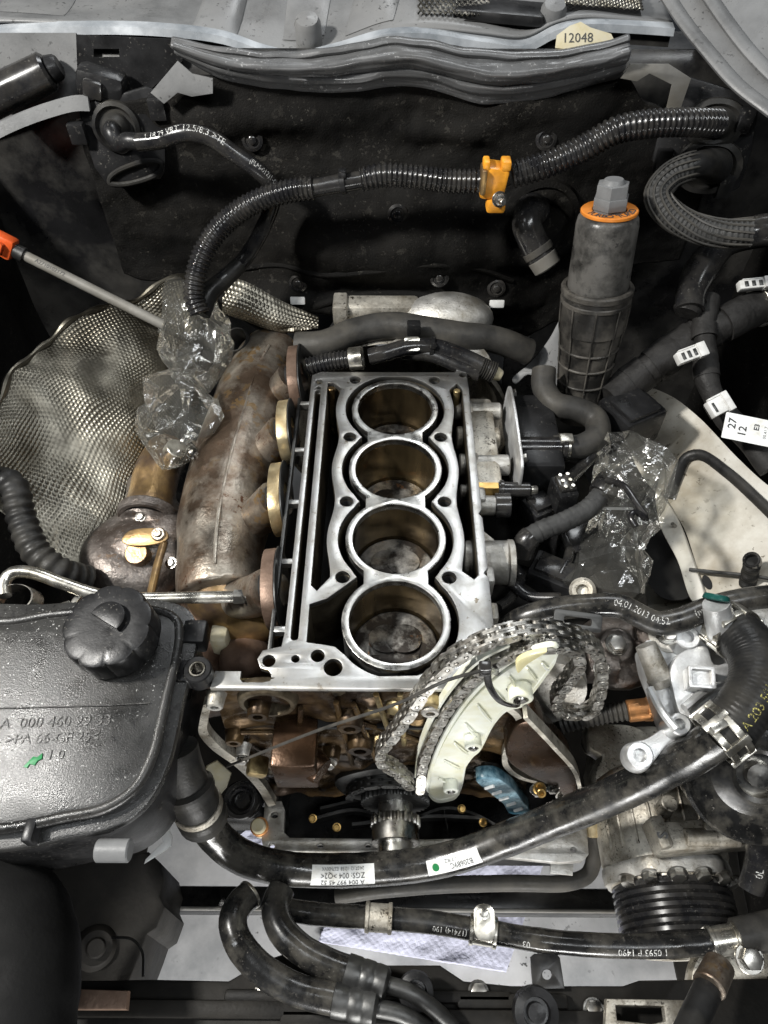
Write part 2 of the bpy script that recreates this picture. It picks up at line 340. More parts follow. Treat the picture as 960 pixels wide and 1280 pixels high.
def film(name, tint, body):
    m = bpy.data.materials.new(name); m.use_nodes = True; nt = m.node_tree; N = nt.nodes; L = nt.links; N.remove(N['Principled BSDF']); out = N['Material Output']
    tc = N.new('ShaderNodeTexCoord'); vo = N.new('ShaderNodeTexVoronoi'); vo.feature = 'DISTANCE_TO_EDGE'; vo.inputs['Scale'].default_value = 38
    dn = N.new('ShaderNodeTexNoise'); dn.inputs['Scale'].default_value = 25; dn.inputs['Detail'].default_value = 4
    ad = N.new('ShaderNodeVectorMath'); ad.operation = 'MULTIPLY_ADD'; ad.inputs[1].default_value = (.05, .05, .05); L.new(dn.outputs['Color'], ad.inputs[0]); L.new(tc.outputs['Object'], ad.inputs[2]); L.new(tc.outputs['Object'], dn.inputs['Vector']); L.new(ad.outputs[0], vo.inputs['Vector'])
    bp = N.new('ShaderNodeBump'); bp.inputs['Strength'].default_value = .35; bp.inputs['Distance'].default_value = .010; L.new(vo.outputs['Distance'], bp.inputs['Height'])
    tr = N.new('ShaderNodeBsdfTransparent'); tr.inputs[0].default_value = (*tint, 1); gl = N.new('ShaderNodeBsdfGlossy'); gl.inputs['Roughness'].default_value = .13; gl.inputs['Color'].default_value = (1, 1, 1, 1); L.new(bp.outputs[0], gl.inputs['Normal'])
    df = N.new('ShaderNodeBsdfDiffuse'); df.inputs[0].default_value = (.8, .79, .72, 1); L.new(bp.outputs[0], df.inputs['Normal'])
    fr = N.new('ShaderNodeFresnel'); fr.inputs[0].default_value = 1.5; L.new(bp.outputs[0], fr.inputs['Normal'])
    mg = N.new('ShaderNodeMath'); mg.operation = 'MULTIPLY_ADD'; mg.inputs[1].default_value = .6; mg.inputs[2].default_value = .02; mg.use_clamp = True; L.new(fr.outputs[0], mg.inputs[0])
    m1 = N.new('ShaderNodeMixShader'); m1.inputs[0].default_value = body; L.new(tr.outputs[0], m1.inputs[1]); L.new(df.outputs[0], m1.inputs[2])
    m2 = N.new('ShaderNodeMixShader'); L.new(mg.outputs[0], m2.inputs[0]); L.new(m1.outputs[0], m2.inputs[1]); L.new(gl.outputs[0], m2.inputs[2]); L.new(m2.outputs[0], out.inputs[0])
    MT[name] = m
defm('black_matt', (.006, .006, .006), .7, 0, .3, 20, bump=.3, spec=.1)
defm('tensioner_brown', (.055, .030, .016), .28, .6, .4, 25, col2=(.03, .018, .011), amt2=.5, scale2=16, bump=.2)
film('film', (.975, .97, .945), .035)
def PL(x, y, p0, n):
    v = _ray(x, y); p0 = Vector(p0); n = Vector(n); return CAM_LOC + v*((p0-CAM_LOC).dot(n)/v.dot(n))
def pixplate(mb, loops, p0, n, thick, bev=0.0, sm=None):
    """a sheet or casting whose outline was measured on the plane p0/n; thickness goes behind the plane"""
    p0 = Vector(p0); fr = axis_mat(p0, n); inv = fr.inverted(); out = []
    for lp in loops:
        q = [inv @ PL(a, b, p0, n) for a, b in lp]; q = [(p.x, p.y) for p in q]
        out.append(smooth2(q, sm) if sm else q)
    mb.plate(out, thick, fr @ Matrix.Translation((0, 0, -thick/2)), bev); return mb
def hexbolt(r=.006, h=.005, wash=True):
    mb = MB(); 
    if wash: mb.cyl((0, 0, 0), (0, 0, .0015), r*1.35, n=20, bev=.0004)
    mb.plate([hexagon(r)], h, Matrix.Translation((0, 0, .001+h/2)), .0005); return mb.mesh()
def torxbolt(r=.005, h=.006):
    mb = MB(); mb.lathe([(.0001, 0), (r*1.4, 0), (r*1.4, .0012), (r, .0016), (r, h-.0005), (r-.0006, h), (r*.55, h), (r*.5, h-.0025), (.0001, h-.0025)], None, 18); return mb.mesh()
HEX = hexbolt(); HEX.materials.append(MT['steel'])
TORX = torxbolt(); TORX.materials.append(MT['steel'])
BRASSB = torxbolt(.0045, .011); BRASSB.materials.append(MT['brass'])
def put(me, parent, p, n, name='bolt', s=1.0): return inst(name, me, parent, axis_mat(p, n) @ Matrix.Scale(s, 4))
# ================================================================ the setting
fl = MB(); fl.grid(1, 1, lambda u, v: Vector((-4+8*u, -4+8*v, -.78))); fl = fl.build('floor', MT['floor_paint']); fl['kind'] = 'structure'
# ================================================================ engine block
blk = thing('engine_block', 'bare four-cylinder aluminium engine block with cylinder head removed and open bores', 'engine block')
bores = [(0, .09*i) for i in range(4)]
def jacket(rb, xn, sx):
    out = []
    # right side going up
    for s in (1, -1):
        seq = range(4) if s == 1 else range(3, -1, -1)
        for i in seq:
            y0 = .09*i
            for k in range(-12, 13):
                a = math.radians(k*7.5*s*1.0)
                if i == 0 and s*k < -4 and False: continue
                x = rb*math.cos(a); y = rb*math.sin(a)
                lo = -.045 if i > 0 else -1; hi = .045 if i < 3 else 1
                if lo < y < hi: out.append((s*x*1.0, y0+y))
                if i in (0, 3) and False: pass
            if s == 1 and i < 3: out += [(xn+.004, y0+.0405), (xn, y0+.045), (xn+.004, y0+.0495)]
            if s == -1 and i > 0: out += [(-xn-.004, y0-.0405), (-xn, y0-.045), (-xn-.004, y0-.0495)]
    return out
def jacket_outer():
    rb = .0548; o = []
    def arc(cx, cy, a0, a1, n=14): return [(cx+rb*math.cos(math.radians(a0+(a1-a0)*k/n)), cy+rb*math.sin(math.radians(a0+(a1-a0)*k/n))) for k in range(n+1)]
    A = 41
    o += arc(0, 0, -72, A)
    for i in range(3):
        o += [(.0375, .09*i+.0425), (.0355, .09*i+.045), (.0375, .09*i+.0475)]
        o += arc(0, .09*(i+1), -A, A if i < 2 else 75)
    o += arc(0, .27, 105, 180+A)
    for i in (2, 1):
        o += [(-.0375, .09*i+.0475), (-.0355, .09*i+.045), (-.0375, .09*i+.0425)]
        o += arc(0, .09*i, 180-A, 180+A)
    o += [(-.0375, .0475), (-.0355, .045), (-.040, .041), (-.0615, .022), (-.0765, .016), (-.0765, -.022), (-.062, -.024), (-.052, -.026)]
    o += arc(0, 0, 218, 255)
    return o
def liner_outer(r=.0478, web=.026):
    o = []
    A = 52
    for s in (1, -1):
        for i in (range(4) if s == 1 else range(3, -1, -1)):
            a0 = -A if i != (0 if s == 1 else 3) else -90; a1 = A if i != (3 if s == 1 else 0) else 90
            for k in range(15):
                a = math.radians(a0+(a1-a0)*k/14); o.append((s*r*math.cos(a), .09*i+s*r*math.sin(a)))
    return o
def wavy(s, x1, x2, y0, y1, n=60):
    return [(s*(lerp(x2, x1, .5+.5*math.cos(2*PI*(y0+(y1-y0)*k/n)/.09))), y0+(y1-y0)*k/n) for k in range(n+1)]
slot2 = [(-.0768, .036), (-.0768, .312), (-.070, .312)] + wavy(-1, .0654, .0600, .302, .045) + [(-.071, .030)]
slotR = [(.0755, .048), (.0765, .300), (.071, .312)] + wavy(1, .0652, .0605, .300, .052) + [(.071, .043)]
slot1 = rrect(-.0904, -.020, -.0838, .300, .003)
slot0 = [rrect(-.1035, -.010+.085*k, -.0965, .060+.085*k, .003) for k in range(0)]
holes = []
for y0 in (.045, .135, .225): holes += [circ(-.0485, y0, .0066), circ(.0485, y0, .0066)]
holes += [circ(-.0455, .317, .0064), circ(.0455, .317, .0064), circ(-.0455, -.047+.0, .0001)]
holes = [h for h in holes if abs(h[0][0]-h[12][0]) > .001]
holes += [circ(-.066, -.0345, .0058), circ(-.0525, -.0452, .0078), circ(-.0845, -.0375, .0035), circ(.058, -.034, .0058), circ(-.0865, .3135, .004), circ(.0785, .327, .0045), circ(-.0865, .303, .003), circ(-.1065, -.0395, .0055)]
outline = [(.083, .337), (.072, .337), (.070, .331), (-.086, .331), (-.0955, .325), (-.0958, .30), (-.0958, -.012), (-.0975, -.026), (-.104, -.0275), (-.113, -.030), (-.1165, -.038), (-.113, -.046), (-.106, -.048), (-.103, -.052), (-.1035, -.0575), (-.110, -.0590), (-.126, -.0590), (-.1285, -.0565), (-.1285, -.049), (-.150, -.049), (-.152, -.064), (.048, -.064), (.066, -.058), (.081, -.022), (.0845, -.010), (.0845, .045), (.0805, .050), (.0845, .056), (.0845, .115), (.081, .120), (.0845, .126), (.084, .21), (.0838, .30)]
JO = jacket_outer(); LO = liner_outer()
loops = [outline, JO, slot1, slot2, slotR]+holes
mb = MB(); mb.plate(loops, .006, Matrix.Translation((0, 0, -.003)), .0005); deck = mb.build('deck_face', MT['machined'], blk, 30)
lower = [(x, y) for x, y in outline if x >= -.0976 and y > -.03]+[(.07, -.048), (-.0955, -.048), (-.0958, -.03)]
lower = [(.083, .337), (.072, .337), (.070, .331), (-.086, .331), (-.0955, .325), (-.0955, -.0535), (.060, -.0605), (.0805, -.024), (.0842, -.010), (.0842, .21), (.0836, .30)]
mb = MB(); mb.plate([lower, JO, slot1, slot2, slotR]+[h for h in holes if min(q[0] for q in h) > -.09], .075, Matrix.Translation((0, 0, -.0441)), 0); mb.build('water_jacket_wall', MT['oily_cast'], blk, 30)
mb = MB(); mb.plate([LO]+[circ(x, y, .041, 64) for x, y in bores], .008, Matrix.Translation((0, 0, -.0041)), .0006); lin = mb.build('liner_bank', MT['liner_steel'], blk, 30)
mb = MB(); mb.plate([[(x*.985, y) for x, y in LO]]+[circ(x, y, .0412, 48) for x, y in bores], .066, Matrix.Translation((0, 0, -.0415)), 0); mb.build('liner_wall', MT['dark_steel'], blk, 30)
for i, (x, y) in enumerate(bores):
    mb = MB(); mb.lathe([(.0411, -.0005), (.041, -.0016), (.041, -.145)], Matrix.Translation((x, y, 0)), 64); b = mb.build('cylinder_bore', MT['bore'], blk, 60)
    D = .050 if i == 0 else .054 if i == 1 else .062
    mb = MB(); mt = Matrix.Translation((x, y, -D)) @ Matrix.Rotation(random.uniform(-.03, .03), 4, 'Z')
    mb.lathe([(.0001, -.0035), (.018, -.0032), (.0225, -.002), (.0245, 0), (.0385, 0), (.0405, -.002), (.0405, -.0045), (.039, -.0048), (.039, -.0065), (.0405, -.007), (.0405, -.03)], mt, 56)
    pst = mb.build('piston', MT['piston'], blk, 30)
    mb = MB()
    for sx in (-1, 1):
        for sy in (1,):
            q = [(sx*(.008+.017*math.cos(a))+.0*sx, .010+.015*math.sin(a)) for a in [PI*2*k/20 for k in range(20)]]
            mb.plate([q], .003, mt @ Matrix.Translation((0, 0, -.0005+.0004*sx)), .0007)
    mb.box((x, y-.012, -D), (.044, .010, .003), None, .001)
    mb.build('crown_relief', MT['piston'], pst, 30)
# bolt hole floors / studs
for h in holes[:8]:
    cx = sum(p[0] for p in h)/len(h); cy = sum(p[1] for p in h)/len(h)
    mb = MB(); mb.lathe([(.0062, -.0065), (.0052, -.009), (.0052, -.05), (.0001, -.05)], Matrix.Translation((cx, cy, 0)), 20); mb.build('bolt_hole', MT['dark_steel'], blk)
for (px, py, r) in ((-.0725, .300, .0042), (.0705, .297, .0042)):
    mb = MB(); mb.cyl((px, py, -.07), (px, py+.004, -.001), r, r*.9, 16, .0006); mb.build('drain_post', MT['gold_cast'], blk)
mb = MB(); mb.plate([slot1], .003, Matrix.Translation((0, 0, -.079))); mb.plate([[(-.1, -.064), (.083, -.064), (.083, .331), (-.1, .331)]]+[circ(x, y, .0415, 32) for x, y in bores], .004, Matrix.Translation((0, 0, -.082)))
mb.build('jacket_floor', MT['dark_void'], blk)
# crankcase below the deck
mb = MB()
mb.plate([[(-.088, .330), (.078, .330), (.080, -.02), (-.09, -.02)]]+[circ(x, y, .0416, 32) for x, y in bores], .19, Matrix.Translation((0, 0, -.180)), .003)
for k in range(6): mb.box((.0825, .30-.062*k, -.15), (.010, .008, .12), None, .002)
for k in range(6): mb.box((-.092, .30-.062*k, -.15), (.010, .008, .12), None, .002)
mb.build('crankcase', MT['oily_cast'], blk, 30)
# left tie bars beside the deck, and the little windows in them
for k in range(5):
    mb = MB(); mb.box((-.1005, .28-.072*k, -.006), (.0125, .006, .008), None, .001); mb.build('deck_tie', MT['machined'], blk)
mb = MB(); mb.box((-.1075, .128, -.006), (.0035, .320, .010), None, .001); mb.build('gasket_rail', MT['dark_steel'], blk)
# right-hand flange bosses
for yy, zz, L, r, mtn in ((.298, -.030, .040, .0105, 'cast_alu'), (.262, -.038, .036, .0135, 'dirty_alu'), (.216, -.034, .042, .0125, 'cast_alu'), (.186, -.045, .036, .0085, 'cast_alu')):
    mb = MB(); mb.cyl((.070, yy, zz), (.083+L, yy, zz), r, r*.93, 28, .0015); mb.cyl((.083, yy, zz), (.090, yy, zz), r*1.25, r*1.1, 28, .001); mb.build('flange_boss', MT[mtn], blk)
mb = MB(); mb.cyl((.07, .098, -.05), (.114, .094, -.046), .0215, .0225, 36, .0015); mb.ring((.112, .094, -.046), (.118, .094, -.046), .0235, .017)
mb.plate([[(0, 0), (.030, .0), (0, .034)]], .006, axis_mat((.083, .108, -.046), (0, 0, 1)), .001); mb.build('coolant_outlet', MT['cast_alu'], blk)
mb = MB(); mb.box((.098, .246, -.048), (.032, .138, .050), None, .006); mb.build('side_casting', MT['dirty_alu'], blk)
for yy in (.16, .06, .02, -.005):
    mb = MB(); mb.box((.087, yy, -.03), (.012, .018, .03), None, .003); mb.build('cast_lug', MT['cast_alu'], blk)
# ---------------- timing case at the front of the block
YF = -.064
mb = MB(); pts = ys([(262, 868, YF), (257, 888, YF), (256, 905, YF), (272, 925, YF), (300, 946, YF), (325, 972, YF), (341, 998, YF)])
P = spline(pts, .004); mb.strip(P, [Vector((.0045, 0, .0035))]*len(P), Vector((0, .008, 0))); mb.build('case_rim', MT['dirty_alu'], blk)
mb = MB(); pts = ys([(598, 866, YF), (640, 882, YF), (650, 905, YF), (634, 925, YF), (632, 950, YF), (650, 965, YF), (672, 972, YF), (700, 985, YF), (722, 1000, YF), (728, 1014, YF)])
P = spline(pts, .004); mb.strip(P, [Vector((.0024, 0, .0020))]*len(P), Vector((0, .006, 0))); mb.build('case_rim', MT['dirty_alu'], blk)
BACK = -.0585
mb = MB()
def back(u, v):
    x = -.155+.30*u; z = -.008-.275*v
    return Vector((x, BACK+.006*noise.noise(Vector((x*22, z*22, 1)))+.004*noise.noise(Vector((x*70, z*70, 4))), z))
mb.grid(70, 60, back)
CASE = [(262, 862), (600, 862), (640, 885), (650, 905), (634, 925), (632, 950), (672, 972), (720, 1000), (726, 1012), (341, 1000), (300, 946), (256, 905)]
CASE = [(q.x, q.z) for q in [Y(a, b, YF) for a, b in CASE]]
def inside(x, z, poly):
    c = False
    for (a, b), (e, f) in zip(poly, poly[1:]+poly[:1]):
        if (b > z) != (f > z) and x < (e-a)*(z-b)/(f-b)+a: c = not c
    return c
mb.f = [f for f in mb.f if inside(sum(mb.v[i][0] for i in f)/4, sum(mb.v[i][2] for i in f)/4, CASE)]
mb.build('timing_case_wall', MT['brown_cast'], blk)
mb = MB(); mb.box((-.05, -.0555, -.010), (.18, .008, .0075), None, .002); mb.build('deck_overhang', MT['gold_cast'], blk)
def bossY(px, py, r, name='boss', mt='brown_cast', y0=-.058, y1=-.072, hole=.5):
    p = Y(px, py, y1); mb = MB(); mb.lathe([(r*1.25, p.y*0), (r*1.1, .4*(y0-y1)), (r, y0-y1-.001), (r-.001, y0-y1), (r*hole, y0-y1), (r*hole*.9, y0-y1-.01), (.0001, y0-y1-.01)], axis_mat((p.x, y0, p.z), (0, -1, 0)), 28); return mb.build(name, MT[mt], blk)
bossY(334, 882, .024, 'core_plug', 'oily_cast', -.055, -.0665, .82); bossY(322, 897, .009); bossY(437, 912, .011); bossY(414, 950, .008)
bossY(536, 886, .010, 'boss', 'gold_cast'); bossY(292, 930, .008); bossY(450, 940, .012); bossY(303, 945, .006, 'boss', 'cast_alu', -.062, -.073); bossY(268, 885, .007, 'boss', 'cast_alu', -.060, -.074); bossY(538, 893, .008, 'boss', 'cast_alu', -.060, -.074)
for a, b in (((420, 878), (440, 955)), ((442, 880), (470, 950)), ((470, 868), (486, 915)), ((500, 868), (505, 930)), ((376, 885), (372, 950)), ((300, 915), (400, 915)), ((440, 900), (540, 930))):
    mb = MB(); p = Y(*a, -.0625); q = Y(*b, -.0625); mb.tube(spline([p, q], .02), .0026, 8); mb.build('casting_rib', MT['gold_cast' if a[0] > 460 else 'brown_cast'], blk)
for px, py in ((468, 892), (498, 884), (520, 905), (548, 925), (560, 900), (470, 925)):
    mb = MB(); p = Y(px, py, -.058); mb.lathe([(.016, -.012), (.013, .001), (.008, .004), (.0001, .005)], axis_mat(p, (0, -1, 0)), 14, lambda a, h: 1+.2*math.sin(3*a+px)); mb.build('cast_pad', MT['gold_cast'], blk)
# brown tensioner block
p = Y(368, 950, -.090); mb = MB(); mb.box((p.x, -.078, p.z-.016), (.040, .045, .056), None, .003); mb.cyl((p.x+.012, -.085, p.z-.018), (p.x+.024, -.094, p.z-.018), .015, .013, 24, .001); mb.build('tensioner_block', MT['tensioner_brown'], blk)
mb = MB(); p = Y(322, 958, -.075); mb.box(p, (.020, .02, .014), Matrix.Rotation(.4, 4, 'Y'), .004); mb.build('brass_lug', MT['gold_cast'], blk)
put(HEX, blk, Y(411, 952, -.075), (0, -1, .2)); put(HEX, blk, Y(303, 948, -.074), (0, -1, .2), s=.8)
# ---------------- sump flange and open sump
ZS = -.285
mb = MB()
outer = [(331, 1003), (352, 1001), (356, 1012), (355, 1040), (362, 1047), (520, 1049), (640, 1047), (690, 1040), (700, 1020), (706, 1012), (726, 1012), (733, 1024), (736, 1068), (728, 1076), (700, 1078), (600, 1068), (540, 1066), (330, 1064), (327, 1050)]
pixplate(mb, [outer]+[[(a+r*math.cos(t), b+r*.85*math.sin(t)) for t in [2*PI*k/14 for k in range(14)]] for a, b, r in ((343, 1019, 4.5), (340, 1057, 4), (400, 1057, 4), (460, 1057, 4), (560, 1058, 4), (640, 1058, 4), (717, 1062, 4), (717, 1030, 4))], (0, 0, ZS), (0, 0, 1), .010, .0008)
sump = thing('oil_sump', 'open oil sump with bright drilled flange below the timing chain', 'oil sump')
mb.build('flange', MT['cast_alu'], sump)
A, B, C_, D_ = Z(350, 1000, ZS-.012), Z(712, 1000, ZS-.012), Z(712, 1056, ZS-.012), Z(345, 1056, ZS-.012)
mb = MB(); x0, x1 = A.x, B.x; y0, y1 = D_.y, .25
mb.box(((x0+x1)/2, (y0+y1)/2, ZS-.085), (x1-x0, y1-y0, .004)); 
for c, s in ((((x0+x1)/2, y0, ZS-.05), (x1-x0, .004, .075)), ((x0, (y0+y1)/2, ZS-.05), (.004, y1-y0, .075)), ((x1, (y0+y1)/2, ZS-.05), (.004, y1-y0, .075))): mb.box(c, s)
mb.build('pan', MT['paint_black'], sump)
mb = MB(); pixplate(mb, [[(688, 1076), (717, 1079), (716, 1094), (688, 1091)]], (0, 0, ZS-.014), (0, 0, 1), .004, .0005); mb.build('tab', MT['cast_alu'], sump)
for a, b in ((391, 1023), (421, 1034), (577, 1011), (604, 1028), (620, 1040)): put(BRASSB, sump, Z(a, b, ZS-.010), (0, -.35, 1), 'brass_bolt', .75)
# baffle web in the sump
for l in ([(395, 1022), (440, 1012), (470, 1018), (500, 1030)], [(520, 1022), (555, 1010), (590, 1016), (625, 1034)], [(440, 1030), (540, 1020), (600, 1022)], [(555, 1012), (560, 1036)], [(400, 1010), (450, 1000), (480, 1004)]):
    mb = MB(); P = spline(zs([(a, b, ZS-.012) for a, b in l]), .004); mb.strip(P, [Vector((.0, .0016, 0))]*len(P), Vector((0, 0, .014))); mb.build('baffle_rib', MT['dark_steel'], sump)
# ================================================================ crankshaft nose and sprockets
crk = thing('crankshaft_nose', 'polished steel crankshaft nose with toothed sprocket above the sump', 'crankshaft')
cz = -.252; cx = Z(494, 1000, cz).x
def gear(mb, y, t, r, teeth, depth):
    pts = []
    for k in range(teeth*4):
        a = 2*PI*k/(teeth*4); rr = r if k % 4 in (0, 1) else r-depth; pts.append((rr*math.cos(a), rr*math.sin(a)))
    mb.plate([pts], t, axis_mat((cx, y, cz), (0, -1, 0)), .0004)
mb = MB(); gear(mb, -.096, .010, .0265, 22, .0035); mb.build('sprocket', MT['steel'], crk)
mb = MB(); gear(mb, -.074, .008, .037, 34, .003); mb.build('oil_pump_sprocket', MT['dark_steel'], crk)
mb = MB(); mb.cyl((cx, -.099, cz), (cx, -.118, cz), .0245, .0250, 40, .001); mb.build('collar', MT['steel'], crk)
mb = MB(); mb.cyl((cx, -.05, cz), (cx, -.138, cz), .0185, .0185, 40, .0012); mb.cyl((cx, -.1381, cz), (cx, -.140, cz), .010, .009, 30); mb.build('shaft', MT['liner_steel'], crk)
mb = MB(); mb.lathe([(.0001, 0), (.05, 0), (.052, .002), (.052, .008), (.046, .010), (.0001, .010)], axis_mat((cx-.012, -.055, cz+.012), (0, -1, 0)), 40, lambda a, h: 1+.03*math.sin(5*a)); mb.build('trigger_disc', MT['dark_steel'], crk)
# ================================================================ car body: bulkhead, wings, rails
car = thing('car_body', 'bare car engine bay with black bulkhead and cream painted inner wing', 'car body')
def fw_bottom(x): return -.50 if abs(x) > .17 else lerp(-.03, -.12, (abs(x)/.17)**2)
mb = MB(); mb.grid(60, 20, lambda u, v: Vector((-.62+1.24*u, .545, lerp(fw_bottom(-.62+1.24*u), .262, v)))); mb.build('bulkhead', MT['paint_black'], car, solid=.003)
mb = MB(); mb.grid(30, 12, lambda u, v: Vector((.20*math.cos(PI*u)*1.1, .50+.6*v, -.42+.34*math.sin(PI*u)))); mb.build('transmission_tunnel', MT['grime'], car, solid=.003)
def lwing(u, v):
    y = -.40+.96*u; z = -.52+.70*v
    x = -.475+.03*math.sin(y*6+.5)-.02*v+.012*noise.noise(Vector((y*8, z*8, 2)))+(.07*max(0, (.42-y)/.8)**2 if v < .5 else 0)
    return Vector((x, y, z))
mb = MB(); mb.grid(50, 40, lwing); mb.build('inner_wing', MT['felt'], car, solid=.003)
def rwing(u, v):
    y = -.40+.96*u; z = -.52+.72*v
    return Vector((.485+.02*math.sin(y*7)+.01*noise.noise(Vector((y*8, z*8, 7))), y, z))
mb = MB(); mb.grid(50, 40, rwing); mb.build('inner_wing', MT['felt'], car, solid=.003)
# undertray with the open middle
mb = MB()
for x0, x1, y0, y1 in ((-.90, -.34, -.6, .56), (.36, .90, -.6, .56), (-.34, .36, .0, .56)): mb.box(((x0+x1)/2, (y0+y1)/2, -.53), (x1-x0, y1-y0, .004))
mb.build('undertray', MT['grime'], car)
# pale painted rims of the bulkhead (left and right top corners)
mb = MB(); pixplate(mb, [[(188, 116), (222, 76), (240, 92), (266, 98), (266, 117), (240, 121), (222, 116), (205, 130)]], (0, .478, .2), (0, -1, .12), .002, .0004); mb.build('bulkhead_flange', MT['cowl_grey'], car)
mb = MB(); pixplate(mb, [[(776, 98), (788, 80), (836, 80), (864, 98), (850, 138), (833, 136), (840, 106), (812, 92), (796, 102)]], (0, .478, .2), (0, -1, .12), .002, .0004); mb.build('bulkhead_flange', MT['painted_edge'], car)
P = spline(ys([(-20, 172, .46), (20, 152, .47), (60, 137, .48), (95, 128, .49), (112, 128, .495)]), .005)
mb = MB(); mb.strip(P, [Vector((0, .003, .006))]*len(P), Vector((0, .004, 0))); mb.build('wing_flange', MT['cowl_grey'], car)
# grey left top shelf
mb = MB(); pixplate(mb, [[(-30, 42), (95, 42), (98, 128), (60, 142), (-30, 170)]], (0, .536, .25), (0, -1, .05), .003); mb.build('scuttle_plate', MT['cowl_grey'], car)
mb = MB(); pixplate(mb, [[(95, 44), (230, 50), (228, 76), (188, 112), (98, 128)], [(117, 61), (149, 61), (149, 72), (117, 72)]], (0, .536, .25), (0, -1, .05), .003); mb.build('scuttle_plate', MT['black_plastic'], car)
# cream painted inner wing / strut tower on the right
CP0, CN = Vector((.37, .20, -.10)), Vector((-.62, -.18, .76)).normalized()
mb = MB(); pixplate(mb, [[(806, 486), (835, 493), (872, 520), (925, 575), (965, 610), (1020, 640), (1020, 800), (930, 790), (880, 752), (868, 700), (852, 655), (826, 622), (806, 600), (788, 560)]], CP0, CN, .004, .0008, .006); mb.build('strut_tower', MT['cream_paint'], car)
mb = MB(); pixplate(mb, [[(820, 612), (842, 640), (866, 700), (880, 752), (866, 752), (846, 700), (824, 655)]], CP0+CN*.008, CN, .010, .002, .006); mb.build('tower_flange', MT['cream_paint'], car)
mb = MB(); pixplate(mb, [[(735, 720), (790, 660), (822, 690), (850, 740), (900, 790), (780, 790), (735, 765)]], CP0-CN*.05, CN, .003); mb.build('wheel_arch_panel', MT['cream_paint'], car)
mb = MB(); pixplate(mb, [[(800, 640), (826, 655), (848, 705), (862, 745), (830, 748), (806, 720)]], CP0-CN*.012, CN, .003, 0, .006); mb.build('arch_shade_sheet', MT['dark_void'], car)  # near-black sheet stands in for the shade inside the arch
P = spline([PL(a, b, CP0+CN*.006, CN) for a, b in ((836, 622), (846, 596), (858, 572), (874, 568), (908, 590), (950, 628), (990, 668))], .005); mb = MB(); mb.tube(P, .0065, 10, flat=.6); mb.build('edge_trim', MT['rubber'], car)
P = spline([PL(a, b, CP0+CN*.012, CN) for a, b in ((862, 712), (900, 716), (940, 720), (985, 728))], .01); mb = MB(); mb.tube(P, .0022, 8); mb.build('brake_line', MT['dark_steel'], car)
mb = MB(); q0 = PL(884, 728, CP0+CN*.0005, CN); mb.plate([[(.009*math.cos(k*PI/10), .0045*math.sin(k*PI/10)) for k in range(20)]], .001, axis_mat(q0, CN, (.1, -1, 0))); mb.build('drain_slot', MT['dark_void'], car)
p = PL(846, 660, CP0+CN*.002, CN); mb = MB(); mb.cyl(p, p+CN*.015, .0025, .0022, 10); mb.build('weld_stud', MT['painted_edge'], car)
# ---------------------------------------------------------------- windscreen cowl
lip_px = [(-20, 40), (0, 36), (100, 31), (200, 33), (280, 43), (330, 60), (372, 68), (420, 58), (480, 41), (530, 39), (605, 50), (655, 54), (695, 35), (730, 28), (780, 29), (840, 33)]
lipP = spline(ys([(a, b, .585) for a, b in lip_px]), .006)
cowl = thing('windscreen_cowl', 'grey plastic windscreen cowl with mesh grilles above the bulkhead', 'cowl panel')
n = len(lipP)-1
def cw(u, v):
    f = u*n; i = min(int(f), n-1); p = lipP[i].lerp(lipP[i+1], f-i)
    q = Vector((p.x*1.22, .90, .300+.02*math.sin(p.x*7)))
    r = p.lerp(q, v); r.z += .010*math.sin(v*5+p.x*9)+.018*math.exp(-((p.x+.13)/.05)**2-((v-.35)/.2)**2)-.02*math.exp(-((p.x-.22)/.12)**2-((v-.3)/.25)**2); return r
mb = MB(); mb.grid(n, 26, cw); mb.build('panel', MT['cowl_grey'], cowl, solid=.003)
mb = MB(); mb.strip(lipP, [Vector((0, .001, .0035))]*len(lipP), Vector((0, .012, .002))); mb.build('lip', MT['lip_blue'], cowl)
mb = MB(); mb.strip([p+Vector((0, .006, -.011)) for p in lipP], [Vector((0, .001, .0075))]*len(lipP), Vector((0, .010, 0))); mb.build('lip_shadow_strip', MT['paint_black'], cowl)  # black strip stands in for the shaded gap under the lip
def mesh_grille(corners, nu, nv):
    a, b, c, d = corners; P = lambda u, v: a.lerp(b, u).lerp(d.lerp(c, u), v)
    bk = MB(); bk.grid(1, 1, lambda u, v: P(u, v)-Vector((0, 0, .006))); g = bk.build('grille', MT['dark_void'], cowl)
    mb = MB()
    for k in range(-nv, nu):
        for s in (1, -1):
            ps = []
            for t in range(nv*2+1):
                u = (k+t/2)/nu; u = u if s == 1 else 1-u
                if 0 <= u <= 1: ps.append(P(u, t/nv/2))
            if len(ps) > 1: mb.tube(ps, .0013, 4, False)
    mb.build('wire_mesh', MT['tin'], g)
mesh_grille([cw(.635, .05)+Vector((0, 0, .006)), cw(.735, .05)+Vector((0, 0, .010)), cw(.735, .22)+Vector((0, 0, .012)), cw(.635, .22)+Vector((0, 0, .008))], 13, 4)
mesh_grille([cw(.83, .07)+Vector((0, 0, .012)), cw(.955, .06)+Vector((0, 0, .008)), cw(.955, .34)+Vector((0, 0, .012)), cw(.83, .34)+Vector((0, 0, .016))], 14, 7)
for a, b, r in ((385, 30, .015), (691, 12, .014)):
    p = Y(a, b+6, .60); mb = MB(); mb.lathe([(r, -.02), (r, .006), (r*.8, .012), (.0001, .014)], axis_mat(p, (0, -.4, 1)), 24); mb.build('round_cap', MT['cowl_grey'], cowl)
for a, b in ():
    p = Y(*a, .66); q = Y(*b, .60); mb = MB(); mb.tube(spline([p+Vector((0, 0, .004)), q+Vector((0, 0, .005))], .02), .006, 8, flat=.5); mb.build('cowl_rib', MT['cowl_grey'], cowl)
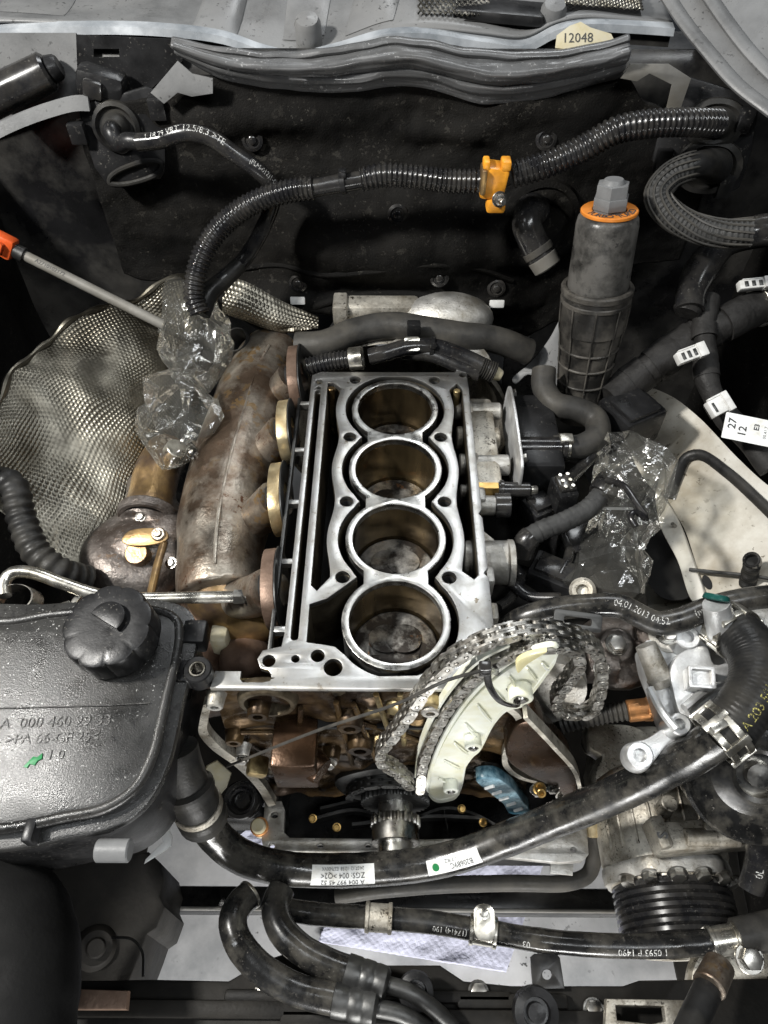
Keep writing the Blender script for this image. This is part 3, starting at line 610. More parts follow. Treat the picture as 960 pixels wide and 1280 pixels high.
for u0, u1, v0, v1, dz in ((.02, .12, .10, .8, .006), (.30, .37, .05, .5, .010), (.44, .50, .1, .8, .005), (.53, .60, .06, .6, .009)):
    mb = MB(); mb.grid(10, 10, lambda u, v: cw(lerp(u0, u1, u)+.04*v, lerp(v0, v1, v))+Vector((0, -.002, .002+dz*math.sin(PI*u)**.4*math.sin(PI*v)**.4))); mb.build('raised_panel', MT['cowl_grey'], cowl)
p = Y(625, 22, .62); mb = MB(); mb.box(p+Vector((0, 0, .006)), (.10, .05, .012), Matrix.Rotation(-.25, 4, 'Z'), .004); mb.build('vent_flap', MT['black_plastic'], cowl)
# hinge arm, right top corner
hp0, hn = Vector((.36, .52, .26)), Vector((-.35, -.55, .76)).normalized()
hinge = thing('bonnet_hinge_arm', 'grey folded steel bonnet hinge arm beside the mesh grille', 'hinge')
mb = MB(); pixplate(mb, [[(822, -20), (1000, -20), (1000, 160), (958, 140), (915, 105), (880, 62), (850, 30)]], hp0, hn, .004, .001); mb.build('arm_plate', MT['cowl_grey'], hinge)
for l in ([(828, -12), (856, 30), (888, 70), (922, 108), (966, 142)], [(878, -15), (905, 25), (940, 70), (985, 115)]):
    mb = MB(); mb.tube(spline([PL(a, b, hp0, hn)+hn*.002 for a, b in l], .005), .009, 12, flat=.6); mb.build('folded_edge', MT['cowl_grey'], hinge)
# ---------------------------------------------------------------- bulkhead insulation mat
YM = .505
top = [Y(a, b, YM) for a, b in ((95, 150), (150, 125), (205, 120), (225, 95), (330, 90), (480, 90), (640, 90), (775, 90), (812, 130), (850, 145), (905, 165))]
bot = [Y(a, b, YM) for a, b in ((95, 330), (200, 350), (285, 388), (330, 412), (372, 402), (395, 385), (450, 372), (520, 372), (585, 385), (622, 420), (655, 418), (700, 400), (760, 330), (905, 320))]
ft = table([(p.x, p.z) for p in top]); fb = table([(p.x, p.z) for p in bot]); X0, X1 = top[0].x, top[-1].x
BUL = [(Y(500, 300, YM), .14, .055, .042), (Y(440, 372, YM), .20, .016, .026), (Y(300, 150, YM), .10, .02, .010), (Y(700, 130, YM), .06, .03, .010), (Y(560, 165, YM), .05, .012, .008), (Y(330, 360, YM), .05, .03, .012), (Y(600, 365, YM), .06, .03, .014), (Y(420, 180, YM), .16, .02, -.006), (Y(400, 340, YM), .02, .02, .008)]
def matp(x, z):
    d = 0
    for c, sx, sz, h in BUL: d += h*math.exp(-((x-c.x)/sx)**4-((z-c.z)/sz)**2)
    hole = Y(672, 280, YM); rr = math.hypot(x-hole.x, (z-hole.z)*1.1); d += .010*math.exp(-((rr-.046)/.012)**2)-.02*math.exp(-(rr/.03)**4)
    d += .006*noise.noise(Vector((x*14, z*14, 3)))+.0030*noise.noise(Vector((x*32, z*32, 5)))+.0012*noise.noise(Vector((x*90, z*90, 6)))
    return Vector((x, YM-d, z))
mb = MB(); mb.grid(220, 90, lambda u, v: matp(lerp(X0, X1, u), lerp(fb(lerp(X0, X1, u)), ft(lerp(X0, X1, u)), v)))
mat_o = thing('bulkhead_insulation_mat', 'black felt sound insulation mat fixed to the bulkhead with round clips', 'insulation mat')
mb.build('mat', MT['felt'], mat_o, solid=.006)
def _later(): pass
def matpix(a, b, off=.006):
    p = Y(a, b, YM)
    for _ in range(3): q = matp(p.x, p.z); p = Y(a, b, q.y)
    return p+Vector((0, -off, 0))
mb = MB(); mb.lathe([(.0001, 0), (.0115, 0), (.0118, .002), (.0085, .0035), (.0075, .002), (.005, .002), (.0045, .005), (.003, .006), (.0001, .006)], None, 24); CLIP = mb.mesh(); CLIP.materials.append(MT['black_gloss'])
for a, b in ((316, 173), (682, 172), (497, 266), (373, 352), (549, 345), (620, 358)): inst('clip', CLIP, mat_o, axis_mat(matpix(a, b, .003), (0, -1, .25)))
P = spline([matpix(a, b, .003) for a, b in ((262, 372), (300, 390), (335, 405), (372, 396), (397, 380), (450, 368), (520, 367), (585, 379), (622, 411), (652, 408))], .005); mb = MB(); mb.tube(P, .0055, 10); mb.build('moulded_hem', MT['felt'], mat_o)
P = spline([matpix(a, b, .002) for a, b in ((300, 335), (350, 330), (400, 342), (470, 338), (540, 330), (600, 335), (640, 350))], .005); mb = MB(); mb.tube(P, .0035, 8); mb.build('moulded_ridge', MT['felt'], mat_o)
for a, b in ((373, 369), (620, 373)):
    mb = MB(); p = matpix(a, b, .012); mb.box(p, (.019, .003, .010), Matrix.Rotation(-.3, 4, 'X'), .0015); mb.build('clip_washer', MT['connector_white'], mat_o)

# ---------------------------------------------------------------- rubber seal
YS_ = .500
tp = spline(ys([(a, b, YS_) for a, b in ((219, 49), (260, 58), (320, 66), (380, 66), (430, 59), (480, 50), (500, 48), (520, 50), (570, 60), (640, 66), (700, 64), (750, 55), (782, 45))]), .005); tp = even(tp, .005)
bt = spline(ys([(a, b, YS_) for a, b in ((224, 68), (245, 80), (280, 97), (340, 108), (400, 114), (450, 112), (490, 106), (540, 110), (575, 122), (610, 129), (660, 125), (720, 110), (781, 94))]), .005); bt = even(bt, (bt[0]-bt[-1]).length/len(tp))
bt = [bt[min(len(bt)-1, int(i*len(bt)/len(tp)))] for i in range(len(tp))]; m1 = len(tp)-1
prof = table([(0, .010), (.03, .018), (.08, .020), (.13, .017), (.17, .016), (.26, .026), (.40, .031), (.52, .027), (.58, .019), (.62, .015), (.68, .019), (.76, .017), (.84, .010), (.92, .007), (1, .004)])
def sealp(u, v):
    f = u*m1; i = min(int(f), m1-1); a = tp[i].lerp(tp[i+1], f-i); b = bt[i].lerp(bt[i+1], f-i); p = a.lerp(b, v)
    k = .8+.25*noise.noise(Vector((p.x*12, v*2, 3)))
    return p+Vector((0, -prof(v)*k*(1+.0*u), .35*prof(v)*k+.0015*noise.noise(Vector((p.x*40, v*6, 9)))))
mb = MB(); mb.grid(150, 48, sealp); mb.build('bulkhead_seal', MT['seal_rubber'], None, solid=.004)
tag(scene.objects['bulkhead_seal'], 'grey ribbed rubber weather seal along the top of the bulkhead', 'rubber seal')
tg = thing('paper_tag', 'yellowed paper tag tucked behind the rubber seal', 'paper tag')
mb = MB(); tgp, tgn = Y(735, 46, .535), Vector((0, -.75, .66)).normalized(); pixplate(mb, [[(694, 60), (696, 44), (712, 32), (726, 27), (738, 34), (764, 42), (772, 58), (735, 64)]], tgp, tgn, .0015, .0003); mb.build('paper', MT['label_cream'], tg)
lettering('12048', .013, axis_mat(PL(722, 48, tgp, tgn)+tgn*.0006, tgn, (1, 0, .02)), MT['ink_black'], tg)

gs = thing('gas_strut', 'black cylindrical strut end beside the grey scuttle plate', 'strut')
mb = MB(); a, b = Y(-20, 128, .50), Y(62, 88, .52); mb.cyl(a, b, .020, .019, 28, .003); mb.build('cylinder', MT['black_gloss'], gs); mb = MB(); mb.cyl(b, b+(b-a).normalized()*.012, .014, .012, 24, .002); mb.build('end_cap', MT['black_plastic'], gs)
bk = thing('black_latch_block', 'small black plastic block above the grommet of the thin printed hose', 'latch')
mb = MB(); p = Y(128, 104, .515); mb.box(p, (.05, .03, .030), Matrix.Rotation(.25, 4, 'Y'), .008); mb.build('body', MT['black_plastic'], bk); mb = MB(); mb.box(p+Vector((-.006, -.016, .0)), (.02, .01, .018), Matrix.Rotation(.25, 4, 'Y'), .003); mb.build('tongue', MT['black_gloss'], bk)
# ================================================================ conduits and hoses on the bulkhead
def hose(name, label, cat, pts, r, mt, n=16, corr=None, step=.004, group=None, part='sleeve', flat=1, rf=None):
    P = spline(pts, .002); P = even(P, step if not corr else corr[0]/6)
    t = thing(name, label, cat, group); mb = MB()
    f = rf
    if rf is None and not corr: sd = len(scene.objects)*.37; f = lambda L: 1+.035*noise.noise(Vector((L*38, sd, 0)))+.015*noise.noise(Vector((L*110, sd, 3)))
    if corr: f = lambda L: (1+.03*noise.noise(Vector((L*25, 1, 0))))*1+corr[1]*(1 if math.sin(2*PI*L/corr[0]) > 0 else -1)*min(1, abs(math.sin(2*PI*L/corr[0]))*2.2)
    mb.tube(P, r, n, True, f, flat); o = mb.build(part, MT[mt], t, 60); return t, P
def band(mb, P, i, r, wid, n=24):
    T, _ = frames(P); mb.ring(P[i]-T[i]*wid/2, P[i]+T[i]*wid/2, r*1.1, r*.96, n)
def gplate(px, label, sx):
    pass
# left grommet plate
gl = thing('cable_grommet', 'black rectangular grommet plate where the thin printed hose enters the bulkhead', 'grommet')
mb = MB(); gp, gn = Vector((-.31, .487, .17)), Vector((.10, -.97, .22)).normalized()
pixplate(mb, [[(98, 140), (112, 128), (182, 108), (192, 112), (206, 130), (207, 214), (200, 224), (135, 232), (118, 210), (108, 180)]], gp, gn, .008, .002); mb.build('plate', MT['black_plastic'], gl)
mb = MB(); p = PL(146, 158, gp, gn); mb.lathe([(.026, 0), (.025, .005), (.021, .008), (.018, .004), (.015, .004), (.013, .016), (.010, .020), (.0001, .020)], axis_mat(p, gn), 28); mb.build('boot', MT['rubber'], gl)
mb = MB(); mb.tube(spline([p+gn*.012, p+gn*.030, p+gn*.036+Vector((.006, 0, -.012)), Y(160, 176, .450), Y(178, 178, .448)], .004), .0085, 14); mb.build('elbow', MT['black_plastic'], gl)
for a, b in ((99, 165), (198, 135)):
    mb = MB(); mb.box(PL(a, b, gp, gn)+gn*.006, (.018, .010, .022), None, .002); mb.build('latch', MT['black_plastic'], gl)
P = [PL(a, b, gp, gn)+gn*.003 for a, b in ((138, 222), (150, 212), (190, 200), (202, 204), (200, 214), (180, 224), (150, 230), (138, 228))]; mb = MB(); mb.tube(spline(P, .003, True), .003, 8, False, None, 1, True); mb.build('rubber_bead', MT['rubber'], gl)
# right grommet plate
gr = thing('cable_grommet', 'black rectangular grommet plate with two cable boots beside the hinge arm', 'grommet')
gp2, gn2 = Vector((.37, .475, .16)), Vector((-.22, -.93, .25)).normalized()
mb = MB(); pixplate(mb, [[(836, 124), (862, 96), (935, 118), (948, 140), (940, 190), (925, 235), (905, 246), (830, 225), (815, 200), (822, 170)]], gp2, gn2, .008, .002); mb.build('plate', MT['black_plastic'], gr)
for a, b, r in ((893, 154, .021), (885, 208, .024)):
    p = PL(a, b, gp2, gn2); mb = MB(); mb.lathe([(r*1.35, 0), (r*1.3, .006), (r*1.05, .008), (r*.9, .004), (r*.75, .006), (r*.6, .012), (.0001, .013)], axis_mat(p, gn2), 28, lambda a_, h: 1+.12*math.cos(2*a_)); mb.build('boot', MT['rubber'], gr)
for a, b in ((828, 200), (905, 232), (930, 150)):
    mb = MB(); mb.box(PL(a, b, gp2, gn2)+gn2*.004, (.016, .010, .026), None, .002); mb.build('latch', MT['black_plastic'], gr)
# braided cable boot from the lower grommet
t, P = hose('braided_cable', 'thick black braided cable bundle drooping from the two-boot grommet plate', 'cable', [PL(893, 206, gp2, gn2)+gn2*.01, Y(862, 208, .435), Y(836, 222, .425), Y(822, 245, .41), Y(838, 268, .395), Y(870, 285, .38), Y(905, 292, .365), Y(940, 290, .36)], .0125, 'braid', 20, (.005, .05))
mb = MB(); Q = P
for k in range(12):
    T, N = frames(Q); pts = [Q[i]+(N[i]*math.cos(k*PI/6+i*.012)+T[i].cross(N[i])*math.sin(k*PI/6+i*.012))*.0134 for i in range(len(Q)//4, len(Q), 4)]
    mb.tube(pts, .0013, 5)
mb.build('braid_strands', MT['rubber_grey'], t, kind='stuff')
mb = MB(); mb.tube(spline([PL(893, 206, gp2, gn2)+gn2*.008, Y(872, 206, .437), Y(848, 213, .43)], .004), .0165, 20, True, lambda L: 1.12-L*6); mb.build('neck_boot', MT['rubber'], t)
# main corrugated conduit, in two sleeves split by an orange clip
c1 = ys([(898, 154, .465), (860, 153, .448), (812, 155, .443), (770, 163, .44), (728, 186, .437), (685, 205, .432), (640, 219, .43)])
hose('corrugated_conduit', 'ribbed black conduit from the two-boot grommet plate to the orange clip', 'conduit', c1, .0128, 'black_gloss', 20, (.0056, .075))
c2 = ys([(600, 227, .43), (560, 226, .43), (520, 221, .43), (480, 219, .43), (452, 224, .43)]); hose('corrugated_conduit', 'short ribbed black conduit between orange clip and smooth sleeve', 'conduit', c2, .0115, 'black_gloss', 20, (.0052, .075))
t, P = hose('smooth_cable_sleeve', 'smooth taped sleeve between two ribbed conduits on the bulkhead', 'cable sleeve', ys([(470, 221, .43), (445, 226, .43), (420, 230, .43), (388, 236, .43)]), .0092, 'black_gloss')
mb = MB(); T, _ = frames(P); k = len(P)//2; mb.ring(P[k]-T[k]*.003, P[k]+T[k]*.003, .0112, .0088); mb.box(P[k]+Vector((0, -.004, .012)), (.008, .008, .008), None, .001); mb.build('band_clip', MT['black_plastic'], t)
c3 = [Y(392, 235, .43), Y(360, 239, .43), Y(320, 252, .427), Y(285, 275, .42), Y(260, 305, .41), Y(246, 340, .395), Y(243, 372, .38), Y(250, 392, .37)]
hose('corrugated_conduit', 'ribbed black conduit curving down behind the plastic bag by the dipstick', 'conduit', c3, .0115, 'black_gloss', 20, (.0052, .075))
hose('cable_tail', 'smooth thin cable tail joining the short ribbed conduit to the orange clip', 'cable', ys([(636, 220, .43), (618, 226, .429), (598, 228, .43)]), .0095, 'black_gloss')
oc = thing('orange_cable_clip', 'orange plastic cable clip with silver bolt on the ribbed conduit', 'clip')
p = Y(617, 225, .425); mb = MB(); mb.box(p+Vector((0, 0, .0)), (.026, .024, .034), Matrix.Rotation(.12, 4, 'Y'), .004); mb.box(p+Vector((.004, -.008, -.022)), (.020, .016, .014), None, .003); mb.box(p+Vector((.010, -.004, .019)), (.010, .016, .010), None, .002); mb.box(p+Vector((-.010, -.004, .018)), (.007, .016, .012), None, .002); mb.build('clip_body', MT['orange_plastic'], oc)
mb = MB(); mb.box(p+Vector((-.012, -.006, .004)), (.006, .022, .026), None, .002); mb.build('clip_jaw', MT['rust_heat'], oc)
put(HEX, oc, p+Vector((.006, -.017, -.012)), (.1, -1, .35), s=1.0); mb = MB(); mb.cyl(p+Vector((.006, -.020, -.012)), p+Vector((.008, -.034, -.007)), .0032, n=14, bev=.0005); mb.build('threaded_stud', MT['steel'], oc)
# printed thin hose at left
hp = [Y(172, 178, .448), Y(200, 175, .447), Y(232, 166, .446), Y(262, 172, .445), Y(292, 192, .443), Y(322, 213, .442), Y(338, 229, .445), Y(342, 246, .45), Y(334, 272, .45), Y(318, 305, .44), Y(300, 330, .43), Y(275, 352, .41), Y(258, 372, .40)]
t, P = hose('printed_hose', 'thin black hose with white printing and a forked end in front of the bulkhead mat', 'hose', hp, .0088, 'black_gloss')
Wp = Wrap(P, .0088); Wp.text('1 18 29 VRT 12.5/8.3 >TE', .0098, .052, MT['ink_white'], t, Vector((0, -.55, .8)), 0, 1, .80); Wp.text('(PLM-012)1-05.01.15 MTG', .0075, .152, MT['ink_white'], t, Vector((.25, -.6, .75)), 0, 1, .72)
mb = MB(); mb.tube(spline([Y(300, 330, .43), Y(282, 348, .415), Y(262, 366, .40), Y(250, 392, .38)], .004), .0125, 14, True, lambda L: .75+L*3); mb.build('fork_boot', MT['rubber'], t)
# ================================================================ dipstick-like red tool on the left
dp = thing('red_dipstick', 'red-handled oil dipstick in a steel tube leaning over the foil heat shield', 'dipstick')
a = Z(20, 314, .10); b = Z(206, 407, .02); d = (b-a).normalized()
mb = MB(); mb.cyl(a, b, .0058, .0060, 18, .0005); mb.build('tube', MT['painted_edge'], dp)
mb = MB(); mb.cyl(a-d*.002, a+d*.010, .0085, .0085, 20, .001); mb.build('collar', MT['dark_steel'], dp)
mb = MB(); fr = axis_mat(a-d*.022, d); mb.box((0, 0, 0), (.001, .001, .001)); mb = MB()
mb.add([], []); hb = MB(); hb.box((0, 0, .008), (.024, .020, .026), None, .004); hb.box((-.004, 0, -.010), (.020, .016, .018), None, .004); hb.box((.0, .012, .006), (.012, .010, .014), None, .002); hb.box((0, -.011, .008), (.010, .008, .018), None, .002)
mb.add(hb.v, hb.f, fr); mb.build('handle', MT['red_plastic'], dp)
W2 = Wrap(even([a, b], .004), .0059); W2.text('A2710102172', .006, .04, MT['ink_black'], dp, TOCAM, 0, 1)
# ================================================================ foil heat shields
def dimple_sheet(fn, su, sv, nu, nv, amp):
    """embossed sheet: fn(u,v)->point; su, sv dimples along; each dimple gets 6 samples"""
    mb = MB(); du = 1e-3
    def f(u, v):
        p = fn(u, v); a = fn(min(1, u+du), v)-fn(max(0, u-du), v); b = fn(u, min(1, v+du))-fn(u, max(0, v-du)); nn = a.cross(b)
        if nn.length > 0: nn.normalize()
        if nn.dot(Vector((0, -.5, .85))) < 0: nn = -nn
        jj = v*sv; row = math.floor(jj); off = .5 if row % 2 else 0
        e = math.sin(PI*(u*su+off))**2*math.sin(PI*jj)**2
        kk = noise.noise(p*22); return p+nn*(amp*e*max(.12, .75+1.3*kk)+.005*max(0, noise.noise(p*17+Vector((5, 0, 0)))-.15)*-3*.6)
    mb.grid(nu, nv, f); return mb
hsA = [Z(232, 345, .02), Z(150, 376, .02), Z(62, 425, .02), Z(0, 500, .015), Z(-60, 590, .0)]
hsB = [Z(262, 372, -.02), Z(222, 425, -.035), Z(150, 470, -.025), Z(70, 545, -.03), Z(0, 640, -.045)]
hsC = [Z(255, 425, -.08), Z(222, 490, -.09), Z(180, 560, -.085), Z(140, 640, -.09), Z(105, 730, -.10)]
hsD = [Z(250, 460, -.12), Z(225, 535, -.14), Z(185, 625, -.14), Z(150, 710, -.14), Z(110, 800, -.15)]
cols = [spline(h, .01) for h in (hsA, hsB, hsC, hsD)]
def shield(u, v):
    ps = []
    for c in cols:
        f = u*(len(c)-1); i = min(int(f), len(c)-2); ps.append(c[i].lerp(c[i+1], f-i))
    t = v*3; i = min(int(t), 2); t -= i
    a = ps[max(0, i-1)] if i > 0 else ps[0]*2-ps[1]; b = ps[i]; c = ps[i+1]; d = ps[i+2] if i < 2 else ps[3]*2-ps[2]
    p = .5*((2*b)+(c-a)*t+(2*a-5*b+4*c-d)*t*t+(3*b-a-3*c+d)*t**3)
    p = p+Vector((0, 0, 1))*(.014*noise.noise(p*9)+.006*noise.noise(p*28)+.004*math.sin(u*22)*(1-v))
    return p
hs = thing('heat_shield', 'large dimpled foil heat shield with crimped edge behind the turbocharger', 'heat shield')
dimple_sheet(shield, 84, 54, 84*5, 54*5, .0015).build('embossed_sheet', MT['foil'], hs, 80)
P = [shield(k/80, 0) for k in range(81)]; mb = MB(); mb.tube(P, .0035, 8, True, lambda L: 1+.3*math.sin(L*160)); mb.build('crimped_edge', MT['foil'], hs)
for u, v in ():
    p = shield(u, v); mb = MB(); mb.lathe([(.016, 0), (.014, .003), (.009, .004), (.004, .001), (.0001, .001)], axis_mat(p+Vector((0, -.001, .001)), (.35, -.4, .85)), 24); mb.build('pressed_boss', MT['foil'], hs)
q = [Z(262, 345, -.04), Z(330, 352, -.05), Z(395, 395, -.08), Z(330, 412, -.12), Z(270, 392, -.10)]
def sh2(u, v):
    t = spline([Y(255, 338, .455), Y(300, 350, .452), Y(345, 372, .45), Y(398, 396, .45)], .01); b = spline([Y(250, 385, .43), Y(300, 400, .43), Y(345, 414, .432), Y(398, 408, .436)], .01)
    def s(c): f = u*(len(c)-1); i = min(int(f), len(c)-2); return c[i].lerp(c[i+1], f-i)
    return s(t).lerp(s(b), v)+Vector((0, -.012*math.sin(PI*v), 0))
_cache = {}
s2 = thing('tunnel_heat_shield', 'small crescent of dimpled foil shield below the bulkhead mat', 'heat shield')
_t = spline([Y(282, 345, .455), Y(305, 351, .452), Y(345, 372, .45), Y(398, 396, .45)], .01); _b = spline([Y(278, 392, .43), Y(305, 401, .43), Y(345, 414, .432), Y(398, 408, .436)], .01)
def sh2(u, v):
    def s(c): f = u*(len(c)-1); i = min(int(f), len(c)-2); return c[i].lerp(c[i+1], f-i)
    return s(_t).lerp(s(_b), v)+Vector((0, -.012*math.sin(PI*v), 0))
dimple_sheet(sh2, 26, 10, 130, 50, .0016).build('embossed_sheet', MT['foil'], s2, 80)
# ================================================================ exhaust manifold
man = thing('exhaust_manifold', 'rusty exhaust manifold collector with four port flanges beside the block', 'exhaust manifold')
mp = [Z(346, 440, -.060), Z(326, 480, -.064), Z(310, 530, -.066), Z(292, 595, -.07), Z(279, 660, -.072), Z(274, 715, -.074), Z(276, 745, -.078)]
MP = even(spline(mp, .004), .004); LM = .004*(len(MP)-1)
rr = table([(0, .041), (.03, .045), (.10, .049), (.2, .051), (.28, .050), (.33, .044)])
mb = MB(); mb.tube(MP, 1, 30, True, lambda L: rr(L)); casting(mb, 'collector', 'rust', man, .003, 3)
mb = MB(); T, N = frames(MP)
seam = [MP[i]+(Vector((.12, -.35, .93))).normalized()*(rr(i*.004)+.0008) for i in range(6, len(MP)-6)]
mb.tube(seam, .0022, 8); mb.build('weld_seam', MT['rust'], man)
mb = MB(); mb.tube(spline([Z(272, 700, -.076), Z(275, 738, -.085), Z(300, 762, -.10), Z(335, 762, -.09), Z(350, 745, -.07)], .004), .034, 24, True, lambda L: 1.15-L*2.4); casting(mb, 'lower_elbow', 'rust_heat', man, .003, 3)
fl4 = [(371, 472, -.018, 'rust_dark', .044), (359, 540, -.018, 'gasket_gold', .038), (350, 624, -.018, 'gasket_gold', .041), (343, 736, -.020, 'rust_dark', .040)]
for a, b, z, mt, hh in fl4:
    p = Z(a, b, z); fr = axis_mat(p, Vector((1, .06, .12)), (0, 1, 0))
    mb = MB(); lp = smooth2([(-hh, 0), (-hh*.75, .022), (0, .030), (hh*.75, .022), (hh, 0), (hh*.75, -.022), (0, -.030), (-hh*.75, -.022)], .003)
    mb.plate([lp, circ(0, 0, .0165), circ(-hh*.72, .0, .004), circ(hh*.72, 0, .004)], .012, fr, .0008); fo = mb.build('port_flange', MT[mt], man)
    mb = MB(); mb.lathe([(.0166, -.002), (.015, -.012), (.0001, -.013)], fr, 24); mb.build('port_throat', MT['dark_void'], fo)
    # gasket sheet, dark side to the block
    mb = MB(); mb.plate([[(x*1.04, y*1.04) for x, y in lp], circ(0, 0, .0168)], .0012, fr @ Matrix.Translation((0, 0, .0072))); mb.build('gasket', MT['dark_steel'], fo)
    i = min(range(len(MP)), key=lambda k: abs(MP[k].y-p.y)); q = MP[i]
    mb = MB(); mb.tube(spline([q+Vector((.01, 0, -.006)), q.lerp(p, .6)+Vector((0, 0, -.008)), p-Vector((.004, 0, .0005))], .004), .021, 20); mb.build('port_runner', MT['rust'], man)
for a, b in ((238, 560), (318, 565)):
    p = Z(a, b, -.045); put(HEX, man, p, (-.2, -.3, 1), 'stud', .6)
# black coolant stub by the manifold top
t = thing('open_pipe_stub', 'open black pipe end between heat shield and manifold', 'pipe')
p = Z(294, 424, -.02); d = (p-Z(332, 440, -.07)).normalized(); mb = MB(); mb.lathe([(.0165, -.07), (.0165, -.001), (.0158, 0), (.0145, 0), (.0138, -.001), (.0135, -.06), (.0001, -.06)], axis_mat(p, Vector((-.25, -.45, .85))), 32); mb.build('pipe_wall', MT['rubber'], t)
# ================================================================ turbocharger
tb = thing('turbocharger', 'rusty turbocharger housing with wastegate lever in front of the heat shield', 'turbocharger')
mb = MB(); c = Z(172, 690, -.10)
mb.tube(spline([c+Vector((.03*math.cos(a)*1.15, .034*math.sin(a), .006*math.sin(a*2))) for a in [2*PI*k/14 for k in range(14)]], .004, True), .026, 16, False, None, 1, True)
ball(mb, c+Vector((0, 0, .006)), .036, (1.15, 1, .8)); ball(mb, Z(135, 700, -.10), .026); ball(mb, Z(205, 660, -.105), .030, (1, 1.2, 1))
mb.tube(spline([Z(150, 700, -.10), Z(118, 718, -.11), Z(96, 735, -.12)], .004), .018, 14); mb.tube(spline([Z(180, 655, -.09), Z(188, 630, -.085), Z(190, 605, -.085)], .004), .028, 18)
casting(mb, 'turbine_housing', 'cast_iron', tb, .003, 2)
mb = MB(); a, b = Z(184, 645, -.082), Z(196, 592, -.075); mb.tube(spline([a, a.lerp(b, .5), b, Z(210, 565, -.09)], .003), .026, 24, True, lambda L: 1.0 if L > .02 else 1.12-L*6); casting(mb, 'inlet_neck', 'rust_heat', tb, .003, 2)
mb = MB(); d = (b-a).normalized(); mb.ring(a+d*.002-d*.006, a+d*.002+d*.006, .0325, .024, 32, .002); mb.build('vee_clamp', MT['cast_iron'], tb)
mb = MB(); ln = Vector((0, -.35, .94)).normalized(); p0 = Z(185, 668, -.055); pixplate(mb, [[(152, 676), (160, 664), (196, 660), (208, 664), (210, 672), (202, 678), (165, 682)]], p0, ln, .004, .0008, .004); lv = mb.build('wastegate_lever', MT['rust_heat'], tb)
mb = MB(); p = PL(198, 668, p0, ln); mb.cyl(p, p+ln*.003, .0075, .007, 20, .0006); mb.cyl(p+ln*.003, p+ln*.0055, .0042, .004, 12, .0004); mb.build('pivot_pin', MT['rust'], lv)
mb = MB(); p = PL(168, 690, p0, ln); mb.cyl(p-ln*.02, p-ln*.004, .013, .012, 20, .001); mb.build('lever_spindle', MT['rust_heat'], lv)
mb = MB(); mb.tube(spline([PL(203, 676, p0, ln)-ln*.006, Z(196, 710, -.06), Z(188, 745, -.062)], .01), .0042, 10); mb.build('actuator_rod', MT['rust_heat'], tb)
for a, b in ((176, 662), (214, 720)): put(HEX, tb, Z(a, b-16, -.07), (-.2, -.4, 1), 'bolt', .8)
# braided black hose far left
hose('bent_intake_hose', 'dirty black bellows hose with metal elbow in front of the heat shield', 'hose', [Z(-12, 600, -.01), Z(16, 608, .0), Z(27, 648, -.015), Z(45, 690, -.03), Z(75, 714, -.045), Z(108, 724, -.07)], .0140, 'rubber', 18, (.010, .06))
# ================================================================ steel oil pipe
op = thing('steel_oil_pipe', 'bent bare steel pipe running behind the reservoir cap', 'pipe')
pp = [Z(6, 745, .005), Z(6, 726, .008), Z(16, 716, .01), Z(40, 716, .008), Z(80, 730, .0), Z(125, 744, -.01), Z(180, 748, -.02), Z(240, 747, -.028), Z(292, 746, -.03)]
PP = spline(pp, .004); mb = MB(); mb.tube(PP, .0058, 16); mb.build('tube', MT['tin'], op)
p = Z(293, 746, -.03); mb = MB(); mb.cyl(p, p+Vector((.011, 0, 0)), .0075, .0075, 6); mb.cyl(p+Vector((.011, 0, 0)), p+Vector((.017, 0, 0)), .0095, .009, 20, .001); mb.cyl(p+Vector((.017, 0, 0)), p+Vector((.023, 0, 0)), .006, n=12, bev=.0006); mb.build('union_nut', MT['steel'], op)
mb = MB(); q = Z(22, 752, .0); mb.strip(spline([q+Vector((.018*math.cos(t), .016*math.sin(t), 0)) for t in [PI*k/8*1.5-.6 for k in range(9)]], .003), [Vector((0, -.004, .010))]*len(spline([q+Vector((.018*math.cos(t), .016*math.sin(t), 0)) for t in [PI*k/8*1.5-.6 for k in range(9)]], .003)), Vector((.0015, 0, 0))); mb.build('saddle_clip', MT['tin'], op)
mb = MB(); q = Z(78, 762, -.02); mb.box(q, (.016, .012, .006), Matrix.Rotation(.4, 4, 'Z'), .001); mb.box(q+Vector((.010, .012, 0)), (.006, .026, .003), Matrix.Rotation(-.3, 4, 'Z'), .001); mb.build('support_tab', MT['tin'], op)
